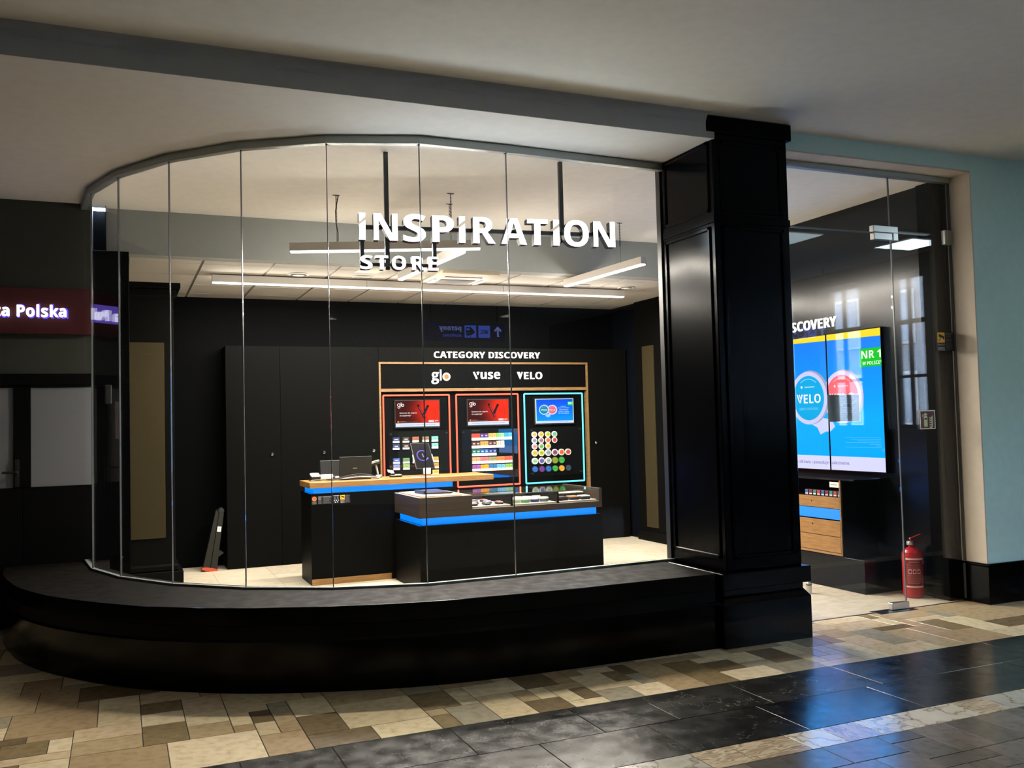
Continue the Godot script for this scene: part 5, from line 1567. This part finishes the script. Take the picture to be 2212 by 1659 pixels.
# ------------------------------------------------------------------ low counter with a glass case
func glass_counter() -> void:
	var o := thing("display_counter", "low taupe display counter with a glass case and blue light band on a black base", "counter")
	var X0 := 2.645
	var X1 := 4.64
	var ZF := -8.54
	var ZB := -9.40
	part("plinth", bx(Vector3(X0, 0, ZB), Vector3(X1, 0.632, ZF), 0.002), mats.black_lacquer, o)
	part("light_band", bx(Vector3(X0 + 0.045, 0.632, ZB + 0.04), Vector3(X1 - 0.05, 0.705, ZF - 0.04), 0.002), mats.led_blue, o)
	area("band_light", Vector3((X0 + X1) / 2, 0.668, ZF - 0.035), Vector3(0, 0, 1), Vector3.RIGHT, Vector2(1.88, 0.055), Color(0.0, 0.22, 1.0), 0.3, o)
	area("band_light", Vector3(X0 + 0.04, 0.668, -8.97), Vector3(-1, 0, 0), Vector3.BACK, Vector2(0.78, 0.055), Color(0.0, 0.22, 1.0), 0.12, o)
	var tp: Material = mats.taupe
	part("case_base", bx(Vector3(X0, 0.703, ZB), Vector3(X1, 0.766, ZF), 0.002), tp, o)
	part("block", bx(Vector3(X0, 0.766, ZB), Vector3(3.19, 0.90, ZF), 0.002), tp, o)
	part("block_top", bx(Vector3(X0 + 0.001, 0.90, ZB), Vector3(3.189, 0.9025, ZF - 0.001)), mats.taupe_edge, o)
	part("end_panel", bx(Vector3(4.605, 0.766, ZB), Vector3(X1, 0.9, ZF), 0.002), tp, o)
	part("back_panel", bx(Vector3(3.19, 0.766, ZB), Vector3(4.605, 0.888, ZB + 0.02)), tp, o)
	part("front_lip", bx(Vector3(3.19, 0.766, ZF - 0.012), Vector3(4.605, 0.7685, ZF), 0.0005), mats.taupe_edge, o)
	for x in [3.63, 4.145]:
		part("divider", bx(Vector3(x - 0.008, 0.766, ZB + 0.02), Vector3(x + 0.008, 0.886, ZF - 0.03)), mats.near_black, o)
	for s in [[3.205, 3.615], [3.645, 4.13], [4.16, 4.595]]:
		part("tray", bx(Vector3(s[0], 0.768, ZB + 0.05), Vector3(s[1], 0.784, ZF - 0.035), 0.002), mat("tray_cream", Color(0.30, 0.27, 0.22), 0.6), o)
	part("glass_top", bx(Vector3(3.19, 0.888, ZB), Vector3(X1, 0.898, ZF), 0.001), mats.pane_glass, o)
	part("glass_edge", bx(Vector3(3.19, 0.888, ZF - 0.001), Vector3(4.605, 0.898, ZF + 0.001), 0.0005), mat("glass_green", Color(0.06, 0.09, 0.08), 0.15), o)
	# on the closed block
	tag(part("desk_mat", bx(Vector3(2.675, 0.9025, -9.33), Vector3(3.10, 0.914, -8.575), 0.003), mats.taupe_edge, self), "thin dark edged mat lying on the closed left end of the low counter", "mat")
	var f := thing("ring_binder", "grey-black folder lying on the mat of the low display counter", "folder", Vector3(0, 0.914, 0))
	part("cover", G.new().prism(PackedVector2Array([Vector2(2.765, -9.04), Vector2(2.785, -8.80), Vector2(3.06, -8.74), Vector2(3.075, -9.28), Vector2(2.90, -9.30)]), 0.004, 0.014), mats.grey_plastic, f)
	part("spine", G.new().prism(PackedVector2Array([Vector2(2.757, -9.05), Vector2(2.772, -8.79), Vector2(2.80, -8.785), Vector2(2.80, -9.05)]), 0.0, 0.034), mats.black_plastic, f)
	part("sheets", G.new().prism(PackedVector2Array([Vector2(2.80, -9.04), Vector2(2.80, -8.81), Vector2(3.05, -8.76), Vector2(3.06, -9.26)]), 0.0, 0.005), mats.white_paint, f)
	# inside: flat devices, cans and packs
	var n := 0
	for q in [["white", Color(0.6, 0.58, 0.52), 3.28, -9.02], ["violet-blue", Color(0.12, 0.14, 0.4), 3.39, -9.02], ["dusty red", Color(0.36, 0.1, 0.08), 3.50, -9.02], ["cream", Color(0.6, 0.45, 0.28), 3.255, -8.68], ["mauve", Color(0.16, 0.07, 0.1), 3.325, -8.84], ["grey-green", Color(0.12, 0.18, 0.16), 3.40, -8.70], ["blue", Color(0.1, 0.17, 0.42), 3.47, -8.84], ["rose", Color(0.42, 0.14, 0.12), 3.54, -8.70]]:
		var d := thing("device_box", "black device with %s top in the left part of the glass case, %s row" % [q[0], "rear" if q[3] < -9 else "front" if q[3] > -8.75 else "middle"], "device", Vector3(q[2], 0.784, q[3]), "devices in the glass case")
		part("body", bx(Vector3(-0.034, 0, -0.05), Vector3(0.034, 0.022, 0.05), 0.008), mats.black_plastic, d)
		part("top_plate", bx(Vector3(-0.028, 0.022, -0.044), Vector3(0.028, 0.03, 0.044), 0.004), mat("dev %s" % q[0], q[1], 0.35), d)
		n += 1
	n = 0
	var cn := [["pale green", Color(0.3, 0.42, 0.22)], ["green", Color(0.09, 0.24, 0.11)], ["navy", Color(0.02, 0.03, 0.16)], ["blue-grey", Color(0.07, 0.13, 0.15)], ["cream", Color(0.55, 0.5, 0.36)], ["lime", Color(0.4, 0.45, 0.2)], ["sky blue", Color(0.2, 0.4, 0.5)], ["white", Color(0.6, 0.58, 0.5)]]
	for i in 8:
		var row := i / 4
		var d := thing("tin", "%s tin in the middle of the glass case, %s of the %s row" % [cn[i][0], ordinal(i % 4), "front" if row == 0 else "rear"], "tin", Vector3(3.72 + (i % 4) * 0.105, 0.784, -8.68 - row * 0.2), "tins in the glass case")
		part("side", G.new().lathe([Vector2(0, 0), Vector2(0.046, 0.001), Vector2(0.047, 0.03), Vector2(0, 0.03)], 28, Transform3D(), false), mat("tin %s" % cn[i][0], cn[i][1], 0.35), d)
		part("lid", G.new().lathe([Vector2(0.048, 0.03), Vector2(0.048, 0.042), Vector2(0.044, 0.046), Vector2(0, 0.046)], 28), mat("tin_lid", Color(0.62, 0.6, 0.5), 0.4), d)
	for i in 7:
		var row := 0 if i < 3 else 1
		var k := i if i < 3 else i - 3
		var nm: String = ["black", "orange", "white", "red", "cream", "white", "cream"][i]
		var d := thing("small_pack", "%s topped pack in the right part of the glass case, %s of the %s row" % [nm, ordinal(k), "front" if row == 0 else "rear"], "pack", Vector3(4.235 + k * (0.13 if row == 0 else 0.1), 0.784, -8.68 - row * 0.22), "packs in the glass case")
		part("body", bx(Vector3(-0.05, 0, -0.06), Vector3(0.05, 0.03 + row * 0.025, 0.06), 0.004), mats.black_plastic, d)
		part("top", bx(Vector3(-0.046, 0.03 + row * 0.025, -0.055), Vector3(0.046, 0.04 + row * 0.025, 0.055), 0.002), mat("packtop %s" % nm, {"black": Color(0.02, 0.02, 0.02), "orange": Color(0.6, 0.22, 0.08), "white": Color(0.62, 0.6, 0.55), "red": Color(0.55, 0.06, 0.04), "cream": Color(0.6, 0.48, 0.3)}[nm], 0.4), d)

# ------------------------------------------------------------------ right shop wall: video wall, letters, oak drawers
func right_wall() -> void:
	var X := 6.44
	var S := 752.0
	var c := Cv.new(self, 1064, 1000, Color(0, 0.5, 0.9))
	var P := func(z: float, y: float) -> Vector2: return Vector2((z + 7.84) * S, (2.395 - y) * S)
	for y in 1000:
		c.rect(0, y, 1064, 1, Color(0.0, 0.48, 0.98).lerp(Color(0.0, 0.67, 1.0), clampf(y / 620.0, 0, 1)))
	c.poly([P.call(-7.84, 2.395), P.call(-6.4, 2.395), P.call(-6.4, 2.322), P.call(-7.84, 2.352)], Color(0.98, 0.86, 0.10))
	c.poly([P.call(-7.84, 1.203), P.call(-6.4, 1.197), P.call(-6.4, 1.06), P.call(-7.84, 1.06)], Color(0.84, 0.84, 1.0))
	for q in [[[-7.42, 1.53], [-7.30, 1.48], [-7.26, 1.41], [-7.18, 1.44], [-7.12, 1.44], [-7.05, 1.49], [-7.10, 1.56], [-7.25, 1.58]]]:
		var pp := []
		for w in q:
			pp.append(P.call(w[0], w[1]))
		c.poly(pp, Color(0.80, 0.82, 0.98))
	var a: Vector2 = P.call(-6.945, 1.775)
	velo_can(c, a.x, a.y, 0.255 * S, Color(0.96, 0.42, 0.46), Color(1, 0.86, 0.9), Color(0.86, 0.80, 0.98))
	a = P.call(-7.415, 1.78)
	velo_can(c, a.x, a.y, 0.268 * S, Color(0.0, 0.66, 0.90), Color(0.93, 0.95, 1.0), Color(0.80, 0.80, 0.98))
	a = P.call(-6.69, 2.218)
	c.rect(a.x, a.y, 220, 0.172 * S, Color(0.0, 0.78, 0.12))
	a = P.call(-6.668, 2.196)
	c.text("NR 1", a.x, a.y, 0.072 * S, Color.WHITE, true, 0.24 * S)
	a = P.call(-6.66, 2.096)
	c.text("W POLSCE*", a.x, a.y, 0.034 * S, Color.WHITE, true, 0.245 * S)
	for i in 9:
		a = P.call(-6.92 + (i * 0.077 if i % 3 else 0.0), 1.385 - i * 0.0155)
		c.rect(a.x, a.y, (-6.465 - (-6.92 + (i * 0.077 if i % 3 else 0.0))) * S, 3, Color(0.35, 0.72, 1.0))
	a = P.call(-7.80, 1.152)
	c.text("Twojemu zdrowiu i powoduje uzależnienie.", a.x, a.y, 0.042 * S, Color(0.36, 0.35, 0.52), false, 0.928 * S)
	var tex := c.tex()
	var m := screen_mat("video_wall", tex, 1.15)
	for i in 2:
		var z0: float = [-7.84, -7.124][i]
		var z1: float = [-7.144, -6.425][i]
		var o := thing("wall_screen", ["tall bright blue screen of the right shop wall, partly hidden by the pillar", "tall bright blue screen nearest the entrance on the right shop wall, with green corner sign"][i], "screen", Vector3.ZERO, "tall screens of the right wall")
		part("body", bx(Vector3(X, 1.055, z0 - 0.006), Vector3(6.5, 2.405, z1 + 0.006), 0.003), mats.near_black, o)
		var g := G.new()
		var u0 := (z0 + 7.84) / 1.415
		var u1 := (z1 + 7.84) / 1.415
		g.quad(Vector3(X - 0.0008, 1.065, z0), Vector3(X - 0.0008, 1.065, z1), Vector3(X - 0.0008, 2.395, z1), Vector3(X - 0.0008, 2.395, z0), [Vector2(u0, 1), Vector2(u1, 1), Vector2(u1, 0), Vector2(u0, 0)])
		part("display", g, m, o)
		area("screen_light", Vector3(X - 0.006, 1.73, (z0 + z1) / 2), Vector3(-1, 0, 0), Vector3.BACK, Vector2(0.69, 1.32), Color(0.02, 0.33, 1.0), 0.9, o)
	var L := thing("wall_lettering", "white raised letters above the tall blue screens on the right shop wall", "lettering")
	var tr := Transform3D(Basis(Vector3.BACK, Vector3.UP, Vector3.LEFT), Vector3(6.487, 2.474, -7.04 - 1.62))
	letters("CATEGORY DISCOVERY", 1.62, 0.102, 0.012, mats.backlit_white, L, tr)
	# oak drawer unit
	var o := thing("drawer_unit", "oak drawer unit with blue light band under the tall screens", "drawer unit")
	var F := 6.075
	part("end_panel", bx(Vector3(F, 0.306, -6.638), Vector3(6.5, 1.0, -6.62), 0.001), mats.pale_oak, o)
	part("end_cover", bx(Vector3(F + 0.012, 0.29, -6.6195), Vector3(6.5, 0.997, -6.61), 0.001), mats.black_gloss, o)
	part("bottom", bx(Vector3(F, 0.306, -8.3), Vector3(6.5, 0.326, -6.638), 0.001), mats.oak, o)
	part("carcass", bx(Vector3(F + 0.02, 0.326, -8.3), Vector3(6.5, 0.84, -6.638)), mats.near_black, o)
	part("top", bx(Vector3(F, 0.998, -8.3), Vector3(6.5, 1.014, -6.45), 0.002), mat("gloss_top", Color(0.012, 0.012, 0.014), 0.06), o)
	part("rear_panel", bx(Vector3(6.44, 0.84, -8.3), Vector3(6.5, 0.998, -6.638)), mats.near_black, o)
	part("shelf_front", bx(Vector3(F, 0.735, -8.3), Vector3(F + 0.02, 0.838, -6.638), 0.001), mats.oak, o)
	part("light_band", bx(Vector3(F + 0.002, 0.635, -8.3), Vector3(F + 0.02, 0.728, -6.632), 0.001), mats.led_blue, o)
	area("band_light", Vector3(F - 0.006, 0.68, -7.2), Vector3(-1, 0, 0), Vector3.BACK, Vector2(1.1, 0.06), Color(0.0, 0.25, 1.0), 0.15, o)
	for r in 2:
		for k in 2:
			var z1 := -6.64 - k * 0.82
			var d := part("drawer", bx(Vector3(F, 0.331 + r * 0.148, z1 - 0.816), Vector3(F + 0.02, 0.476 + r * 0.148 - 0.003, z1), 0.0015), mats.oak, o)
			if r == 1:
				part("lock", G.new().lathe([Vector2(0.0, 0.006), Vector2(0.007, 0.006), Vector2(0.008, 0)], 14, Transform3D(Basis(Vector3.UP, Vector3.LEFT, Vector3.BACK), Vector3(F, 0.575, z1 - 0.36))), mats.chrome, d)
	part("lock", G.new().lathe([Vector2(0.0, 0.006), Vector2(0.007, 0.006), Vector2(0.008, 0)], 14, Transform3D(Basis(Vector3.UP, Vector3.LEFT, Vector3.BACK), Vector3(F, 0.79, -7.0))), mats.chrome, o)
	part("plinth", bx(Vector3(F + 0.004, 0, -8.3), Vector3(6.5, 0.30, -6.36), 0.002), mats.black_gloss, o)
	var tg := thing("price_tag", "small white price tag in the open shelf of the oak drawer unit", "tag", Vector3(F + 0.02, 0.93, -6.72))
	part("card", bx(Vector3(0, 0, -0.06), Vector3(0.003, 0.05, 0.06), 0.0005), mats.white_plastic, tg)
	part("print", bx(Vector3(-0.0006, 0.02, -0.04), Vector3(0, 0.028, 0.04)), mats.grid_metal, tg)
	for i in 9:
		var nm: String = ["blue", "red", "teal", "dark red", "blue", "red", "teal", "dark red", "blue"][i]
		var d := thing("shelf_pack", "small %s pack in the open shelf of the oak unit, %s from the entrance" % [nm, ordinal(i)], "pack", Vector3(F + 0.05, 0.84, -6.69 - i * 0.055), "packs in the open oak shelf")
		part("box", bx(Vector3(0, 0, -0.022), Vector3(0.06, 0.05, 0.022), 0.002), mat("shelf %s" % nm, {"blue": Color(0.03, 0.09, 0.25), "red": Color(0.3, 0.04, 0.03), "teal": Color(0.03, 0.16, 0.16), "dark red": Color(0.16, 0.015, 0.02)}[nm], 0.5), d)
		part("label", bx(Vector3(-0.0006, 0.006, -0.018), Vector3(0, 0.018, 0.018)), mats.white_paint, d)

# ------------------------------------------------------------------ what stands behind the camera and shows in the panes, with some added fill lamps and windows
func hall_behind() -> void:
	# lit direction sign hung across the hall, facing the shop
	for k in 2:
		var o := thing("direction_sign", ["hanging lit blue sign to platforms and toilets, mirrored in the curved glass front", "second hanging lit blue sign, mirrored in the entrance glass"][k], "sign")
		var t := Transform3D(Basis(Vector3.LEFT, Vector3.UP, Vector3.FORWARD), Vector3(5.31, 2.83, 0.6)) if k == 0 else Transform3D(Basis(Vector3.BACK, Vector3.UP, Vector3.LEFT), Vector3(9.55, 2.72, -0.98))
		part("box", tilted(bx(Vector3(0, 0, -0.1), Vector3(1.24, 0.26, 0), 0.004), t), mats.way_navy, o)
		var W: Material = mats.way_white
		var up := Transform3D(Basis(Vector3.RIGHT, Vector3.BACK, Vector3.UP), Vector3.ZERO)
		part("arrow", G.new().prism(PackedVector2Array([Vector2(0.10, 0.06), Vector2(0.125, 0.06), Vector2(0.125, 0.17), Vector2(0.16, 0.135), Vector2(0.17, 0.16), Vector2(0.1125, 0.215), Vector2(0.055, 0.16), Vector2(0.065, 0.135), Vector2(0.10, 0.17)]), 0.0, 0.004, t * up), W, o)
		part("square", tilted(bx(Vector3(0.24, 0.045, 0), Vector3(0.42, 0.225, 0.003)), t), mats.way_blue, o)
		part("square", tilted(bx(Vector3(0.46, 0.045, 0), Vector3(0.64, 0.225, 0.003)), t), mats.way_blue, o)
		part("symbol", word("WC", 0.13, 0.065, 0.003, true, t * Transform3D(Basis(), Vector3(0.265, 0.1, 0.007))), mats.near_black, o)
		part("symbol", G.new().prism(PackedVector2Array([Vector2(0.475, 0.125), Vector2(0.54, 0.2), Vector2(0.61, 0.2), Vector2(0.625, 0.17), Vector2(0.625, 0.09), Vector2(0.6, 0.075), Vector2(0.55, 0.08), Vector2(0.5, 0.1)]), 0.003, 0.006, t * up), mats.near_black, o)
		part("symbol", tilted(bx(Vector3(0.56, 0.152, 0.006), Vector3(0.612, 0.18, 0.008)), t), mats.way_blue, o)
		for q in [[0.565, 0.11], [0.6, 0.11]]:
			part("symbol", tilted(bx(Vector3(q[0] - 0.006, q[1] - 0.006, 0.006), Vector3(q[0] + 0.006, q[1] + 0.006, 0.008)), t), mats.way_blue, o)
		for q in [0.54, 0.59]:
			part("symbol", tilted(bx(Vector3(q, 0.055, 0.003), Vector3(q + 0.012, 0.08, 0.006)), t), mats.near_black, o)
		letters("perony", 0.34, 0.082, 0.003, W, o, t * Transform3D(Basis(), Vector3(0.69, 0.125, 0.004)))
		letters("platforms", 0.29, 0.06, 0.003, mats.way_blue, o, t * Transform3D(Basis(), Vector3(0.69, 0.04, 0.004)), false)
		for x in [0.1, 1.14]:
			part("hanger", tilted(bx(Vector3(x - 0.006, 0.26, -0.056), Vector3(x + 0.006, HALL_H - t.origin.y, -0.044)), t), mats.dark_metal, o)
	for i in 4:  # unseen panels added as dim fill light for the hall
		var o := thing("ceiling_panel_lamp", "added unseen fill light panel of the hall behind the camera, %s from the left" % ordinal(i), "lamp", Vector3(-3.5 + i * 3.6, HALL_H, 4.6), "added hall fill panels")
		part("frame", bx(Vector3(-0.32, -0.03, -0.32), Vector3(0.32, 0, 0.32), 0.004), mats.white_paint, o)
		part("panel", bx(Vector3(-0.29, -0.034, -0.29), Vector3(0.29, -0.03, 0.29)), glow("hall_fill_glow", Color(1, 0.92, 0.8), 1.0), o)
		area("panel_light", o.position + Vector3(0, -0.045, 0), Vector3.DOWN, Vector3.RIGHT, Vector2(0.58, 0.58), Color(1, 0.9, 0.76), HALL_E, o)
	for d in [[Vector3(7.35, HALL_H, -2.78), 0.3, 0.3, 0.55, "cool white square ceiling panel of the hall near the entrance, seen in its glass"], [Vector3(9.2, HALL_H, -2.9), 0.3, 0.3, 2.6, "added unseen cool white square ceiling panel of the hall by the street wall"], [Vector3(8.66, HALL_H, -3.42), 0.27, 0.03, 0.02, "narrow white ceiling bar lamp of the hall, seen in the entrance glass"]]:  # the panel by the street wall is added to brighten the teal wall
		var o := thing("ceiling_panel_lamp", d[4], "lamp", d[0])
		part("frame", bx(Vector3(-d[1] - 0.02, -0.03, -d[2] - 0.02), Vector3(d[1] + 0.02, 0, d[2] + 0.02), 0.004), mats.white_paint, o)
		part("panel", bx(Vector3(-d[1], -0.034, -d[2]), Vector3(d[1], -0.03, d[2])), glow("hall_lamp_cool", Color(0.75, 0.95, 1.0), 1.0), o)
		area("panel_light", d[0] + Vector3(0, -0.045, 0), Vector3.DOWN, Vector3.RIGHT, Vector2(d[1] * 2, d[2] * 2), Color(0.74, 0.95, 1.0), d[3], o)
	for i in WINDOWS.size():
		var w: Array = WINDOWS[i]
		var o := thing("window_%d" % (i + 3), "tall dark framed street window, %s from the shop, third and fourth added for daylight" % ordinal(i), "window", Vector3.ZERO, "", "structure")
		var fr := G.new()
		for e in [[w[0], 1.38, w[0] + 0.05, 3.56], [w[1] - 0.05, 1.38, w[1], 3.56], [w[0], 1.38, w[1], 1.44], [w[0], 3.5, w[1], 3.56], [w[0] + (w[1] - w[0]) * 0.6, 1.38, w[0] + (w[1] - w[0]) * 0.6 + 0.035, 3.56], [w[0], 2.86, w[1], 2.92], [w[0], 2.1, w[1], 2.14]]:
			fr.box(Vector3(10.2, e[1], e[0]), Vector3(10.26, e[3], e[2]))
		part("frame", fr, mats.near_black, o)
		part("pane", bx(Vector3(10.225, 1.4, w[0] + 0.01), Vector3(10.231, 3.54, w[1] - 0.01)), mats.pane_glass, o)

const HALL_E := 0.25

func street() -> void:
	tag(part("street", bx(Vector3(10.35, -0.3, -40), Vector3(60, -0.05, 40)), mat("asphalt", Color(0.02, 0.02, 0.022), 0.8), self), "grey street outside the hall windows, seen only in reflection", "street", "", "structure")
	var b := thing("street_building", "pale stone town building across the street, seen only in reflections", "building")
	part("wall", bx(Vector3(24, 0, -14), Vector3(34, 9, 22)), mat("stone_front", Color(0.10, 0.10, 0.098), 0.9), b)
	part("roof", bx(Vector3(23.6, 9, -14.4), Vector3(34.4, 10.6, 22.4), 0.8), mat("roof_red", Color(0.04, 0.012, 0.008), 0.9), b)
	for i in 14:
		for j in 3:
			var z := -12.5 + i * 2.4
			var y := 1.2 + j * 2.7
			var f := part("window", bx(Vector3(23.94, y, z - 0.6), Vector3(24.0, y + 1.8, z + 0.6), 0.02), mats.white_paint, b)
			part("pane", bx(Vector3(23.925, y + 0.1, z - 0.5), Vector3(23.94, y + 1.7, z - 0.04)), mat("far_pane", Color(0.05, 0.07, 0.09), 0.1), f)
			part("pane", bx(Vector3(23.925, y + 0.1, z + 0.04), Vector3(23.94, y + 1.7, z + 0.5)), mats.far_pane, f)
